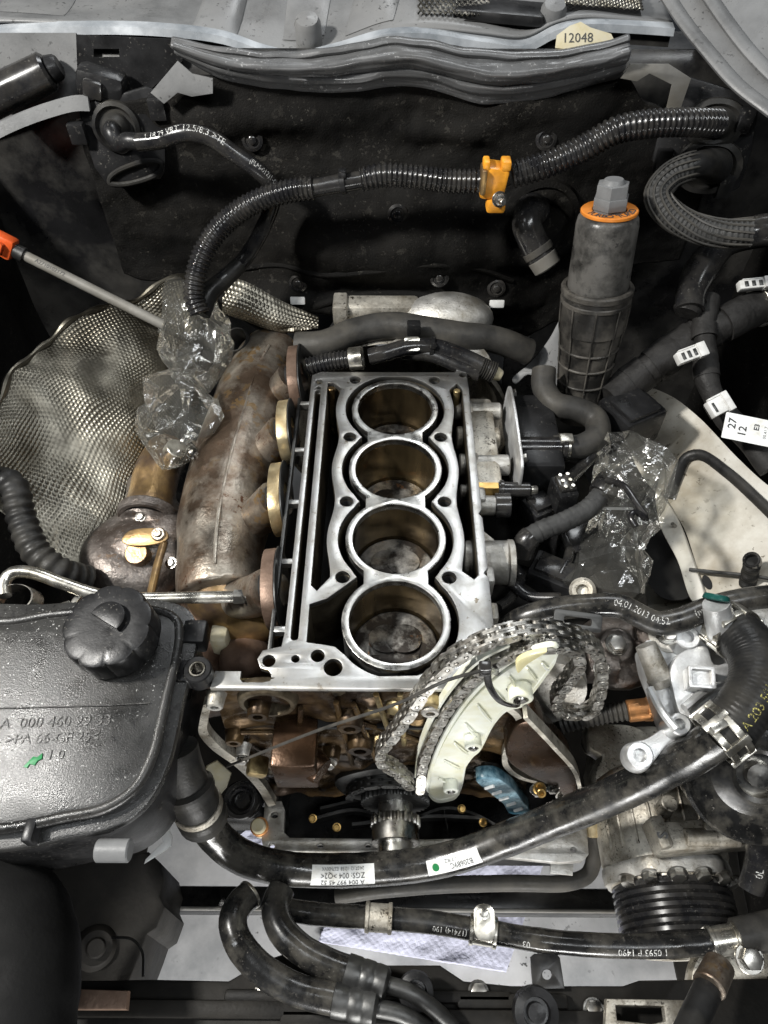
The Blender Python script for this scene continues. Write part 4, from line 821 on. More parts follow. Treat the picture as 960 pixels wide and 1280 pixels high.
# ================================================================ plastic bags
def bag(name, label, spec, seed, group=None, neck=None):
    C = spline([p for p, r in spec], .006); R = []; Lk = [0]; pts = [p for p, r in spec]
    for i in range(1, len(pts)): Lk.append(Lk[-1]+(pts[i]-pts[i-1]).length)
    f = table([(l, r) for l, (p, r) in zip(Lk, spec)]); C = even(C, .015)
    T, N = frames(C); n = 15; mb = MB(); V = []
    L = 0
    for i, p in enumerate(C):
        if i: L += (C[i]-C[i-1]).length
        b = T[i].cross(N[i])
        for j in range(n):
            a = 2*PI*j/n; q = Vector((math.cos(a)*2.4, math.sin(a)*2.4, L*11+seed))
            e = abs(noise.noise(q)); e2 = abs(noise.noise(q*2.3)); pl = .14*abs(math.sin(a*3.5+seed+2*noise.noise(Vector((L*14, seed, 0)))))
            r = f(L)*(.60+1.0*e+.30*e2+pl+.22*random.random()); a += random.uniform(-.12, .12); mb.v.append(tuple(p+T[i]*random.uniform(-.004, .004)+(N[i]*math.cos(a)+b*math.sin(a))*r))
    m = len(C)
    for i in range(m-1):
        for j in range(n):
            q = (i*n+j, i*n+(j+1) % n, (i+1)*n+(j+1) % n, (i+1)*n+j); mb.f += [(q[0], q[1], q[2]), (q[0], q[2], q[3])] if random.random() < .5 else [(q[0], q[1], q[3]), (q[1], q[2], q[3])]
    o = mb.build(name, MT['film'], None, 1); tag(o, label, 'plastic bag', group); return o
bag('plastic_bag', 'crumpled clear plastic bag tied over the turbo inlet by the dipstick tube', [(Z(222, 352, .03), .010), (Z(228, 375, .02), .024), (Z(235, 400, .01), .034), (Z(244, 432, .0), .040), (Z(243, 458, -.01), .034), (Z(234, 474, -.012), .013), (Z(226, 495, -.015), .036), (Z(222, 525, -.02), .044), (Z(214, 555, -.03), .030), (Z(207, 586, -.035), .003)], 3.1)
bag('plastic_bag', 'crumpled clear plastic bag over an opening beside the cream inner wing', [(Z(768, 552, .0), .016), (Z(785, 575, -.02), .034), (Z(790, 605, -.03), .038), (Z(782, 640, -.05), .030), (Z(770, 668, -.06), .024), (Z(764, 700, -.07), .038), (Z(758, 735, -.08), .040), (Z(754, 756, -.09), .022)], 8.7)
mb = MB(); p = Z(222, 560, -.05); mb.cyl(p-Vector((.02, 0, .03)), p, .014, .013, 20, .001); mb.build('banjo_end', MT['tin'], tb); put(HEX, tb, Z(240, 566, -.035), (.5, -.5, .7), 'bolt', .9)
# ================================================================ gearbox and heater pipes behind the block
gb = thing('gearbox_housing', 'dusty grey gearbox bell housing behind the engine block', 'gearbox')
mb = MB(); c = Vector((0, .40, -.17)); mb.lathe([(.16, 0), (.162, .012), (.150, .016), (.135, .09), (.10, .2), (.09, .3)], axis_mat(c, (0, 1, .02)), 48); mb.build('bell_housing', MT['dirty_alu'], gb)
p = Y(470, 384, .46); mb = MB(); mb.box(p, (.11, .03, .02), None, .006); mb.box(p+Vector((-.045, -.004, 0)), (.018, .034, .028), None, .003); mb.build('breather_box', MT['dirty_alu'], gb)
p = Y(560, 398, .45); mb = MB(); ball(mb, p, .045, (1.3, .8, .7)); mb.build('bell_hump', MT['cast_alu'], gb)
t, P = hose('heater_hose', 'fat grey rubber heater hose clamped across the back of the block', 'hose', [Z(372, 432, -.01), Z(405, 430, -.005), Z(445, 414, .0), Z(490, 407, .005), Z(540, 414, .005), Z(580, 420, .0), Z(620, 425, -.01), Z(660, 440, -.03)], .0168, 'rubber_grey')
p = Z(517, 411, .025); mb = MB(); mb.box(p, (.016, .012, .018), None, .002); mb.build('hose_clip', MT['black_plastic'], t); mb = MB(); mb.plate([rrect(-.009, -.009, .009, .008, .003), circ(0, 0, .003, 12)], .002, axis_mat(p+Vector((-.002, -.020, -.006)), (0, -.6, .8)), .0004); mb.build('clip_plate', MT['tin'], t)
t, P = hose('corrugated_sleeve', 'short ribbed sleeve with silver clamp beside the rearmost manifold flange', 'conduit', [Z(384, 459, -.005), Z(415, 452, .0), Z(447, 448, .005)], .0105, 'black_gloss', 18, (.0048, .08))
mb = MB(); i = len(P)-8; T, _ = frames(P); mb.ring(P[i]-T[i]*.004, P[i]+T[i]*.012, .0135, .0105); mb.build('silver_clamp', MT['tin'], t)
t, P = hose('twin_coolant_pipe', 'shiny black pipe pair bound with a cable tie behind the rear bore', 'pipe', [Z(462, 446, .006), Z(480, 442, .01), Z(510, 434, .012), Z(545, 434, .012), Z(580, 446, .008), Z(612, 462, .0)], .0098, 'black_gloss')
mb = MB(); mb.tube(spline([Z(500, 440, .0), Z(540, 444, .004), Z(570, 456, .0), Z(600, 468, -.005)], .004), .0085, 14); mb.build('second_pipe', MT['black_gloss'], t)
T, _ = frames(P); i = int(len(P)*.5); mb = MB(); mb.ring(P[i]-T[i]*.0025, P[i]+T[i]*.0025, .0122, .0096); mb.box(P[i]+Vector((0, -.01, .009)), (.006, .006, .006), None, .001); mb.build('cable_tie', MT['black_plastic'], t)
p, q = Z(600, 458, .002), Z(618, 466, -.004); mb = MB(); mb.tube(even([p, q], .0009), .0115, 16, True, lambda L: 1+.08*math.sin(L*2200)); mb.build('ribbed_end', MT['rubber'], t); mb = MB(); mb.cyl(q, q+(q-p)*.5, .0085, .0065, 18, .001); mb.build('pale_nozzle', MT['label_cream'], t)
mb = MB(); mb.plate([smooth2([(-.06, 0), (-.05, .016), (0, .022), (.05, .012), (.066, -.012), (.04, -.004), (0, .004), (-.045, -.006)])], .002, axis_mat(Z(545, 440, -.012), (0, -.4, .9)), .0005); mb.build('mounting_plate', MT['cast_alu'], t)
# ================================================================ oil filter housing
ofh = thing('oil_filter_housing', 'tall grey oil filter housing with orange ring and hex top', 'oil filter')
a = Z(726, 492, -.045); b = Y(762, 262, a.y+.035); ax = (b-a); H = ax.length; ax.normalize(); fr = axis_mat(a, ax, (1, 0, 0)); k = m_(1, a.lerp(b, .5))
R = lambda px: px*k
mb = MB(); mb.lathe([(.0001, -.03), (R(30), -.03), (R(31), 0), (R(34), H*.2), (R(37.5), H*.38), (R(38), H*.40), (R(40), H*.405), (R(41.5), H*.57), (R(42), H*.60), (R(39), H*.605), (R(38), H*.6)], fr, 48); mb.build('lower_body', MT['filter_dark'], ofh)
for j in range(9):
    t = j*2*PI/9+.35; mb = MB(); mb.tube([fr @ Vector((R(r)*math.cos(t), R(r)*math.sin(t), H*h)) for r, h in ((32, .0), (35.5, .2), (39, .38), (41, .42), (42.5, .56))], .0011, 6); mb.build('vertical_rib', MT['filter_dark'], ofh)
for h, r in ((.10, 33.3), (.205, 35), (.30, 36.6)):
    mb = MB(); mb.ring(fr @ Vector((0, 0, H*h)), fr @ Vector((0, 0, H*h+.0025)), R(r)+.0016, R(r)-.001, 48, .0006); mb.build('hoop_rib', MT['filter_dark'], ofh)
mb = MB(); mb.ring(fr @ Vector((0, 0, H*.595)), fr @ Vector((0, 0, H*.635)), R(43.5), R(36), 48, .0018); mb.ring(fr @ Vector((0, 0, H*.55)), fr @ Vector((0, 0, H*.575)), R(42.8), R(39), 48, .001); mb.build('cap_flange', MT['filter_dark'], ofh)
mb = MB(); mb.lathe([(R(36), H*.62), (R(36.5), H*.65), (R(36), H*.78), (R(35.5), H*.93), (R(34), H*.965), (R(30), H*.985), (R(24), H*.99), (.0001, H*.99)], fr, 48); cap = mb.build('screw_cap', MT['filter_plastic'], ofh)
mb = MB(); mb.ring(fr @ Vector((0, 0, H*.985)), fr @ Vector((0, 0, H*.985+.004)), R(32), R(19), 48, .0008); mb.build('orange_ring', MT['orange_ring'], cap)
nm = [(R(19)*math.cos(PI*q/3+.2), R(19)*math.sin(PI*q/3+.2)) for q in range(6)]
mb = MB(); mb.plate([nm], .028, fr @ Matrix.Translation((0, 0, H*.99+.014)), .001); mb.plate([[(x*1.09, y*1.09) for x, y in nm]], .012, fr @ Matrix.Translation((0, 0, H*.99+.010)), .001); mb.cyl(fr @ Vector((0, 0, H*.99+.027)), fr @ Vector((0, 0, H*.99+.032)), R(13), R(11), 20, .001); mb.build('hex_head', MT['cowl_grey'], cap)
def ringtext(txt, a0, step, rad, z, size, parent):
    for i, ch in enumerate(txt):
        t = a0+i*step; m = fr @ Matrix.Translation((rad*math.cos(t), rad*math.sin(t), z)) @ Matrix.Rotation(t+PI/2, 4, 'Z'); lettering(ch, size, m, MT['ink_black'], parent, 1, .0002, 0, 'printed_letter')
ringtext('TURBO', -2.75, .24, R(25.5), H*.985+.0043, .0105, cap); ringtext('TURBO', -1.35, .24, R(25.5), H*.985+.0043, .0105, cap)
# support bracket of the filter housing
br = thing('filter_bracket', 'thin grey sheet bracket between the block and filter housing', 'bracket')
mb = MB(); pixplate(mb, [[(706, 388), (700, 420), (704, 455), (702, 500), (690, 505), (676, 478), (660, 468), (644, 480), (640, 474), (664, 452), (686, 424)]], Z(690, 450, -.04), Vector((-.3, -.6, .74)).normalized(), .004, .0008, .005); br.parent = None; mb.build('sheet', MT['cowl_grey'], br)
# S-shaped hose
t, P = hose('curved_breather_hose', 'matt black S-shaped rubber hose clamped beside the oil filter housing', 'hose', [Z(680, 462, .0), Z(680, 484, -.01), Z(694, 505, -.015), Z(722, 512, -.015), Z(744, 524, -.018), Z(746, 545, -.022), Z(726, 558, -.025), Z(690, 559, -.025)], .0138, 'rubber_grey', 22)
i = len(P)-4; T, _ = frames(P); mb = MB(); mb.ring(P[i]-T[i]*.006, P[i]+T[i]*.006, .0158, .0135); mb.box(P[i]+Vector((0, -.004, .017)), (.014, .012, .006), None, .001); mb.build('spring_clamp', MT['tin'], t)
# ================================================================ oil cooler body at the block side
oc2 = thing('oil_cooler_flange', 'black cast oil cooler body with bright gasket edge bolted to the block side', 'oil cooler')
p0 = Z(640, 545, -.025)
mb = MB(); mb.plate([smooth2([(-.068, -.03), (-.07, .024), (-.04, .030), (.03, .030), (.058, .022), (.06, -.03), (.02, -.034)], .004)], .003, axis_mat(p0, (1, 0, 0), (0, 1, 0)), .0006); mb.build('gasket_plate', MT['clean_alu'], oc2)
mb = MB(); mb.box(p0+Vector((.028, 0, -.03)), (.045, .115, .085), None, .006); mb.build('body', MT['black_plastic'], oc2)
mb = MB(); q = Z(648, 560, -.02); mb.cyl(q, q+Vector((.046, 0, .0)), .0125, .0125, 28, .001); mb.cyl(q+Vector((.046, 0, 0)), q+Vector((.052, 0, 0)), .0145, .0145, 28, .001); mb.build('hose_spigot', MT['black_gloss'], oc2)
for yy in (-.052, .05): put(HEX, oc2, p0+Vector((.003, yy, .018)), (1, 0, .3), 'bolt', .8)
sn = thing('brass_sensor', 'small black sensor with brass neck screwed into the block side', 'sensor')
q = Z(608, 612, -.03); mb = MB(); mb.cyl(q-Vector((.012, 0, 0)), q+Vector((.012, 0, 0)), .008, .008, 6); mb.build('neck', MT['brass'], sn); mb = MB(); mb.cyl(q+Vector((.012, 0, 0)), q+Vector((.046, 0, 0)), .0085, .008, 22, .001); mb.ring(q+Vector((.014, 0, 0)), q+Vector((.018, 0, 0)), .0105, .008); mb.build('body', MT['black_gloss'], sn); mb = MB(); mb.cyl(q+Vector((.046, 0, 0)), q+Vector((.054, 0, 0)), .005, .0045, 16, .001); mb.build('tip', MT['tin'], sn)
rg = thing('hose_union', 'black threaded hose union between sensor and coolant outlet', 'hose fitting')
q = Z(618, 632, -.03); mb = MB(); mb.cyl(q-Vector((.02, 0, 0)), q+Vector((.004, 0, 0)), .0105, .0105, 24, .001); mb.build('neck', MT['cast_alu'], rg); mb = MB(); mb.ring(q, q+Vector((.016, 0, 0)), .0135, .008); mb.build('collar', MT['black_gloss'], rg)
# ================================================================ harness on the right
ta = [Z(985, 285, .12), Z(945, 290, .11), Z(905, 305, .10), Z(878, 335, .085), Z(864, 365, .07), Z(862, 388, .06)]
t, P = hose('taped_cable_trunk', 'shiny black flexible cable trunk with split end below the braided cable', 'cable', ta, .0165, 'black_gloss', 20, rf=lambda L: 1.05+.08*math.sin(L*70))
mb = MB(); mb.tube(even([Z(866, 372, .066), Z(858, 392, .055)], .002), .0150, 18, True, lambda L: 1+.10*math.sin(L*900)); mb.build('split_end', MT['tape'], t)
t, P = hose('taped_wiring_loom', 'thick tape-wrapped wiring loom running down towards the plastic bag', 'wiring loom', [Z(990, 370, .05), Z(945, 385, .045), Z(905, 405, .04), Z(862, 425, .02), Z(820, 455, .0), Z(785, 480, -.02), Z(760, 500, -.03)], .020, 'tape', 20, rf=lambda L: 1+.06*math.sin(L*120)+.05*math.sin(L*47))
T, _ = frames(P); i = int(len(P)*.18); mb = MB(); mb.ring(P[i]-T[i]*.003, P[i]+T[i]*.003, .0235, .019); mb.build('tie_band', MT['tin'], t)
for d in (.34, .47, .58, .70, .83):
    i = int(len(P)*d); mb = MB(); mb.tube([P[j] for j in range(i-3, i+4)], .0212, 18, True); mb.build('tape_wrap', MT['tape'], t)
t, P = hose('wiring_branch', 'thin tape-wrapped wiring branch hanging down past the white connectors', 'wiring loom', [Z(886, 372, .06), Z(880, 405, .045), Z(882, 440, .03), Z(884, 475, .015), Z(900, 510, .0), Z(930, 545, .0), Z(965, 585, -.01)], .0125, 'tape', 16, rf=lambda L: 1+.10*math.sin(L*90))
for d in (.2, .4, .6): 
    i = int(len(P)*d); mb = MB(); mb.tube(P[i-2:i+3], .0142, 16); mb.build('tape_wrap', MT['tape'], t)
def connector(px, py, z, ang, L, Wd, label, mt='connector_white', txt=None, slots=3):
    t = thing('wire_connector', label, 'connector'); p = Z(px, py, z); n = Vector((0, -.5, .86)).normalized(); fr = axis_mat(p, n, (math.cos(ang), math.sin(ang), 0)) @ Matrix.Scale(.82, 4)
    mb = MB(); b = MB(); b.box((0, 0, 0), (L, Wd, .012), None, .0015); b.box((L*.30, 0, .003), (L*.28, Wd*1.2, .014), None, .001); mb.add(b.v, b.f, fr); mb.build('shell', MT[mt], t)
    for s in range(slots):
        mb = MB(); b = MB(); b.box((-L*.32+s*L*.2, 0, .006), (L*.10, Wd*.6, .002), None, .0004); mb.add(b.v, b.f, fr); mb.build('slot', MT['dark_steel'], t)
    b = MB(); b.box((0, Wd*.56, .003), (L*.8, Wd*.12, .006), None, .0006); mb = MB(); mb.add(b.v, b.f, fr); mb.build('latch_rail', MT[mt], t)
    return t, fr
connector(864, 443, .05, .42, .042, .016, 'silver-white plug clipped on the thin wiring branch')
connector(945, 356, .075, .12, .050, .013, 'long white plug on the thick loom tie band')
connector(899, 507, .03, .55, .030, .022, 'square white plug above the printed paper flag', slots=1)
lf = thing('printed_cable_flag', 'white paper flag with printed numbers on the wiring branch', 'cable label')
p = Z(940, 538, .03); n = Vector((-.1, -.55, .83)).normalized(); fr = axis_mat(p, n, (math.cos(-.28), math.sin(-.28), 0)); mb = MB(); mb.plate([rrect(-.028, -.0135, .030, .0135, .001)], .0008, fr); mb.build('paper', MT['label_white'], lf)
for tx, x, y, s, r in (('27', -.020, .003, .011, PI/2), ('12', -.009, -.003, .011, PI/2), ('E3', .004, .004, .007, PI/2)): lettering(tx, s, fr @ Matrix.Translation((x, y, .0006)) @ Matrix.Rotation(r, 4, 'Z'), MT['ink_black'], lf, 1, .0002)
for j in range(3): lettering('00.41.7', .0045, fr @ Matrix.Translation((.013+j*.0055, 0, .0006)) @ Matrix.Rotation(PI/2, 4, 'Z'), MT['ink_black'], lf)
# black box beside the loom end
bx = thing('relay_box', 'dusty black plastic box wedged under the loom above the cream panel', 'plastic box')
mb = MB(); p = Z(785, 525, -.04); mb.box(p, (.060, .055, .05), Matrix.Rotation(.5, 4, 'Z'), .006); mb.build('case', MT['black_plastic'], bx); mb = MB(); mb.box(p+Vector((.0, -.004, .027)), (.045, .040, .006), Matrix.Rotation(.5, 4, 'Z'), .003); mb.build('lid', MT['black_plastic'], bx)
# elbow pipe coming out of the bulkhead
el = thing('bulkhead_elbow', 'black ribbed elbow pipe leaving the hole in the bulkhead mat', 'pipe')
mb = MB(); P = even(spline([Y(668, 262, .49), Y(662, 266, .465), Y(658, 280, .45), Y(668, 305, .44), Y(680, 326, .43)], .003), .003); mb.tube(P, .0165, 24, True, lambda L: 1.0 if L > .035 else 1.12+.05*math.sin(L*700)); mb.build('tube', MT['black_gloss'], el)
T, _ = frames(P); mb = MB(); mb.ring(P[-6]-T[-6]*.002, P[-6]+T[-6]*.006, .0178, .0160); mb.build('ring', MT['rubber_grey'], el); mb = MB(); mb.cyl(P[-3], P[-1]+T[-1]*.010, .0172, .0165, 28, .0015); mb.build('pale_sleeve', MT['painted_edge'], el)
mb = MB(); p = Y(672, 276, .494); mb.lathe([(.050, -.004), (.048, .006), (.042, .008), (.038, .002), (.036, -.006), (.0001, -.006)], axis_mat(p, (0, -1, .1)), 36, lambda a, h: 1+.05*math.sin(2*a)); mb.build('mat_collar', MT['felt'], el)
# pale cap sticking to the mat collar
# ================================================================ cluster between block and bag
bh = thing('braided_fuel_hose', 'black braided hose rising from the block side to a round connector', 'hose')
P = even(spline([Z(652, 692, -.06), Z(658, 676, -.045), Z(675, 664, -.04), Z(705, 652, -.035), Z(735, 636, -.03), Z(752, 618, -.025)], .003), .0025); mb = MB(); mb.tube(P, .0105, 18, True, lambda L: 1+.05*math.sin(L*1500)); mb.build('braid', MT['braid'], bh)
mb = MB(); mb.tube(P[:10], .0120, 18); mb.build('end_sleeve', MT['black_gloss'], bh); mb = MB(); d = (P[-1]-P[-4]).normalized(); mb.cyl(P[-2], P[-1]+d*.010, .0145, .0155, 24, .001); mb.ring(P[-1]+d*.010, P[-1]+d*.018, .0165, .011); mb.build('round_connector', MT['black_gloss'], bh)
for (px, py, z, s, rz, nm, lb) in ((703, 618, -.03, (.022, .030, .03), .2, 'sensor_plug', 'upright black multi-pin plug beside the braided hose connector'), (672, 640, -.06, (.03, .03, .03), .5, 'sensor_plug', 'black square plug half hidden under the sensor'), (720, 690, -.10, (.05, .06, .06), .3, 'starter_box', 'black box below the braided hose'), (690, 725, -.09, (.05, .035, .04), -.5, 'cable_bracket', 'dark angled bracket above the dated hose')):
    t = thing(nm, lb, 'plug' if 'plug' in nm else 'bracket' if 'bracket' in nm else 'box'); p = Z(px, py, z); mb = MB(); mb.box(p, s, Matrix.Rotation(rz, 4, 'Z'), .003); mb.build('housing', MT['black_plastic'], t)
    mb = MB(); mb.box(p+Vector((0, 0, s[2]/2+.002)), (s[0]*.75, s[1]*.7, .006), Matrix.Rotation(rz, 4, 'Z'), .001); mb.build('top_rim', MT['black_gloss'], t)
    if px == 703:
        for j in range(3):
            for l in range(2): mb = MB(); q = p+Matrix.Rotation(rz, 3, 'Z') @ Vector((-.004+.008*l, -.008+.008*j, s[2]/2+.005)); mb.cyl(q, q+Vector((0, 0, .003)), .002, n=8); mb.build('pin', MT['tin'], t)
hose('small_vacuum_hose', 'thin black hose coiling under the relay box to the plug', 'hose', [Z(742, 565, -.03), Z(730, 580, -.04), Z(716, 595, -.035), Z(704, 610, -.02)], .007, 'black_gloss')
hose('black_strap', 'thin black strap hooked over the plastic bag by the cream panel', 'strap', [Z(758, 600, .0), Z(778, 606, .008), Z(796, 630, .01), Z(808, 648, .01), Z(795, 640, .015), Z(788, 645, .015), Z(795, 658, .012)], .0032, 'black_gloss', 8)
for i, l in enumerate(([(640, 705, -.07), (650, 720, -.08), (640, 745, -.07), (622, 760, -.06)], [(615, 720, -.05), (640, 730, -.06), (660, 745, -.06), (700, 748, -.05)], [(668, 600, -.07), (690, 590, -.06), (720, 605, -.06)], [(700, 660, -.07), (712, 690, -.07), (700, 720, -.07)])):
    hose('cable', ['glossy black cable looping beside the block under the coolant outlet', 'dark cable crossing above the timing chain towards the dated hose', 'black cable below the breather hose clamp', 'black cable running down behind the braided hose'][i], 'cable', zs(l), .0055, 'black_gloss')
# dark engine mount mass on the right side
em = thing('engine_mount_arm', 'oily dark cast engine mount arm beside the block under the cables', 'engine mount'); mb = MB(); mb.box(Z(680, 690, -.18), (.16, .22, .10), Matrix.Rotation(.2, 4, 'Z'), .02); ball(mb, Z(640, 760, -.14), .05); ball(mb, Z(740, 760, -.14), .06); casting(mb, 'arm', 'grime', em, .006, 4)
# ================================================================ dated coolant hose
t, P = hose('dated_coolant_hose', 'black coolant hose with white date print above the alloy bracket', 'hose', [Z(628, 790, -.05), Z(650, 774, -.025), Z(690, 762, -.01), Z(735, 757, .0), Z(775, 758, .005), Z(800, 770, .005), Z(822, 779, .005), Z(850, 775, .008), Z(885, 761, .012), Z(925, 751, .015), Z(985, 744, .015)], .0105, 'used_pipe', 20)
Wd = Wrap(P, .0105); Wd.text('04.01.2013 04:52', .0085, .135, MT['ink_white'], t, Vector((0, -.35, .9)), 0, 1, .8); Wd.text('(m)', .008, .185, MT['ink_white'], t, Vector((0, -.35, .9)), 0, 1)
lp = thing('metal_id_tag', 'small dark metal tag lying between dated hose and timing chain', 'tag'); mb = MB(); fr = axis_mat(Z(722, 776, .0), (0, -.5, .86), (1, -.15, 0)); mb.plate([rrect(-.021, -.008, .021, .008, .003), rrect(-.012, -.003, .012, .003, .002)], .003, fr, .0006); mb.build('plate', MT['dark_steel'], lp)
# ================================================================ timing chain
def link_mesh(outer):
    mb = MB(); pt = .0095; cap = []
    for s, cx in ((1, pt/2), (-1, -pt/2)):
        for k in range(-4, 5): a = k*PI/9+(0 if s == 1 else PI); cap.append((cx+.0046*math.cos(a), .0044*math.sin(a)))
    for y in ((-.0056, .0056, -.0010, .0010) if outer else (-.0040, .0040, -.0026, .0026)):
        mb.plate([cap], .0017, Matrix.Translation((0, 0, y)))
    if outer:
        for cx in (-pt/2, pt/2): mb.lathe([(.0001, -.0074), (.0015, -.0072), (.0022, -.0063), (.0022, .0063), (.0015, .0072), (.0001, .0074)], Matrix.Translation((cx, 0, 0)), 8)
    else:
        mb.box((0, 0, 0), (pt*.5, .005, .0095))
    me = mb.mesh(35); me.materials.append(MT['chain_steel']); me.name = 'link'; return me
LKO, LKI = link_mesh(True), link_mesh(False)
def chain(t, pts, closed, pin=Vector((0, 1, 0)), fn=None, dark=False):
    P = spline(pts, .002, closed)
    if closed: P.append(P[0])
    P = even(P, .0095)
    for i in range(len(P)-1):
        a, b = P[i], P[i+1]; x = (b-a).normalized(); pn = pin if fn is None else fn(i/(len(P)-1)); z = (pn-x*pn.dot(x)).normalized()
        o = inst('link', ((LKO2 if i % 2 else LKI2) if dark else (LKO if i % 2 else LKI)), t, axis_mat((a+b)/2, z, x))
    return P
LKO2, LKI2 = LKO.copy(), LKI.copy()
for q in (LKO2, LKI2): q.materials.clear(); q.materials.append(MT['dark_steel'])
tc = thing('timing_chain', 'loose steel timing chain draped over the pale guide rail down to the crankshaft', 'timing chain')
cp = [Y(525, 985, -.090), Y(528, 955, -.078), Y(543, 912, -.072), Y(570, 868, -.070), Y(603, 834, -.070), Y(645, 812, -.070), Y(690, 804, -.070), Y(718, 810, -.066), Y(724, 826, -.064), Y(710, 848, -.062), Y(697, 866, -.060), Y(696, 882, -.058), Y(714, 890, -.056), Y(737, 888, -.054), Y(748, 868, -.052), Y(752, 840, -.052), Y(747, 815, -.054), Y(730, 799, -.056), Y(700, 789, -.059), Y(666, 786, -.062), Y(630, 792, -.066), Y(596, 805, -.070), Y(566, 822, -.074), Y(538, 850, -.080), Y(512, 888, -.088), Y(490, 918, -.092), Y(476, 936, -.092), Y(478, 950, -.092), Y(496, 962, -.093), Y(512, 978, -.094)]
chain(tc, cp, False)
oc3 = thing('oil_pump_chain', 'fine dark chain wrapped round the crankshaft disc', 'chain')
mc = Vector((cx-.006, -.070, cz+.008)); chain(oc3, [mc+Vector((.043*math.cos(a), 0, .043*math.sin(a))) for a in [math.radians(d) for d in range(20, 190, 15)]], False, dark=True)
oc4 = thing('oil_pump_chain', 'dark chain run behind the blue guide in the timing case', 'chain')
chain(oc4, ys([(598, 965, -.068), (612, 962, -.068), (632, 972, -.068), (650, 992, -.068), (660, 1015, -.068)]), False, dark=True)
# pale guide rail
gd = thing('chain_guide_rail', 'cream plastic curved timing chain guide rail tied upright in front of the block', 'chain guide')
YG = -.080
gl_ = [(694, 815), (696, 826), (682, 848), (662, 874), (652, 885), (636, 889), (620, 904), (600, 940), (592, 947), (582, 962), (574, 994), (566, 1001), (548, 1004), (536, 996), (537, 978), (546, 948), (565, 911), (591, 876), (620, 849), (648, 830), (674, 818)]
mb = MB(); pixplate(mb, [gl_], (0, YG+.004, 0), (0, -1, 0), .012, .001, .004); mb.build('web', MT['guide_plastic'], gd)
GP = spline([Y(a, b, YG) for a, b in gl_], .003, True); mb = MB(); mb.tube([p+Vector((0, .006, 0)) for p in GP], .0022, 8, False, None, 1.0, True); mb.build('rim', MT['guide_plastic'], gd)
for a, b in (((676, 828), (690, 842)), ((656, 832), (678, 860)), ((634, 842), (660, 880)), ((612, 858), (640, 888)), ((594, 878), (622, 912)), ((578, 902), (608, 932)), ((564, 926), (594, 950)), ((552, 950), (584, 966)), ((544, 972), (578, 984))):
    p, q = Y(*a, YG+.002), Y(*b, YG+.002); p, q = p.lerp(q, .12), q.lerp(p, .30); mb = MB(); mb.tube(spline([p, (p+q)/2+Vector((0, -.0015, 0)), q], .006), .0009, 6); mb.build('cross_rib', MT['guide_plastic'], gd)
for a, b, r in ((652, 880, .0095), (592, 940, .0075), (564, 994, .0075)):
    p = Y(a, b, YG-.010); mb = MB(); mb.lathe([(r, .02), (r, .001), (r-.001, 0), (r*.62, 0), (r*.6, .003), (.0001, .003)], axis_mat((p.x, YG-.007, p.z), (0, 1, 0)), 24); bo = mb.build('bolt_boss', MT['guide_plastic'], gd)
    mb = MB(); mb.cyl((p.x, YG-.003, p.z), (p.x, YG-.0085, p.z), r*.5, r*.45, 14, .0006); mb.build('pin', MT['steel'], bo)
mb = MB(); pixplate(mb, [[(646, 828), (660, 820), (684, 815), (672, 823), (658, 832), (648, 842)]], (0, YG-.003, 0), (0, -1, 0), .004, .0008, .003); mb.build('worn_tip', MT['guide_yellow'], gd)
P = spline([Y(a, b, YG+.004) for a, b in ((522, 978), (529, 940), (548, 898), (575, 860), (606, 832), (640, 815))], .004); mb = MB(); mb.strip([p+Vector((-.001, .008, 0)) for p in P], [Vector((0, .004, 0))]*len(P), Vector((.002, 0, -.0015))); mb.build('slide_shoe', MT['guide_plastic'], gd)
# cable tie
zt = thing('cable_tie', 'black cable tie looped round the guide rail with its long tail across the timing case', 'cable tie')
mb = MB(); mb.tube(spline([Y(284, 958, -.10), Y(400, 912, -.115), Y(500, 878, -.12), Y(560, 850, -.118), Y(604, 838, -.108)], .006), .0014, 8, flat=.55); mb.build('tail', MT['rubber_grey'], zt)
mb = MB(); mb.tube(spline([Y(608, 836, -.104), Y(612, 858, -.105), Y(625, 876, -.103), Y(642, 882, -.098), Y(646, 878, -.088), Y(630, 850, -.070), Y(612, 836, -.09)], .004), .0026, 8, flat=.6); mb.build('loop', MT['black_gloss'], zt)
mb = MB(); mb.box(Y(606, 836, -.106), (.008, .007, .010), None, .001); mb.build('head', MT['black_gloss'], zt)
# blue guide
bg = thing('blue_chain_guide', 'small curved light blue plastic guide in the timing case', 'chain guide')
mb = MB(); pixplate(mb, [[(596, 974), (616, 972), (636, 982), (652, 1000), (660, 1016), (640, 1018), (628, 1004), (610, 990)]], (0, -.082, 0), (0, -1, 0), .012, .001, .004); mb.build('shoe', MT['blue_plastic'], bg)
for k in range(5): p = Y(612+k*9, 984+k*7, -.083); mb = MB(); mb.box(p, (.003, .003, .012), Matrix.Rotation(.7, 4, 'Y'), .0006); mb.build('rib', MT['label_white'], bg)
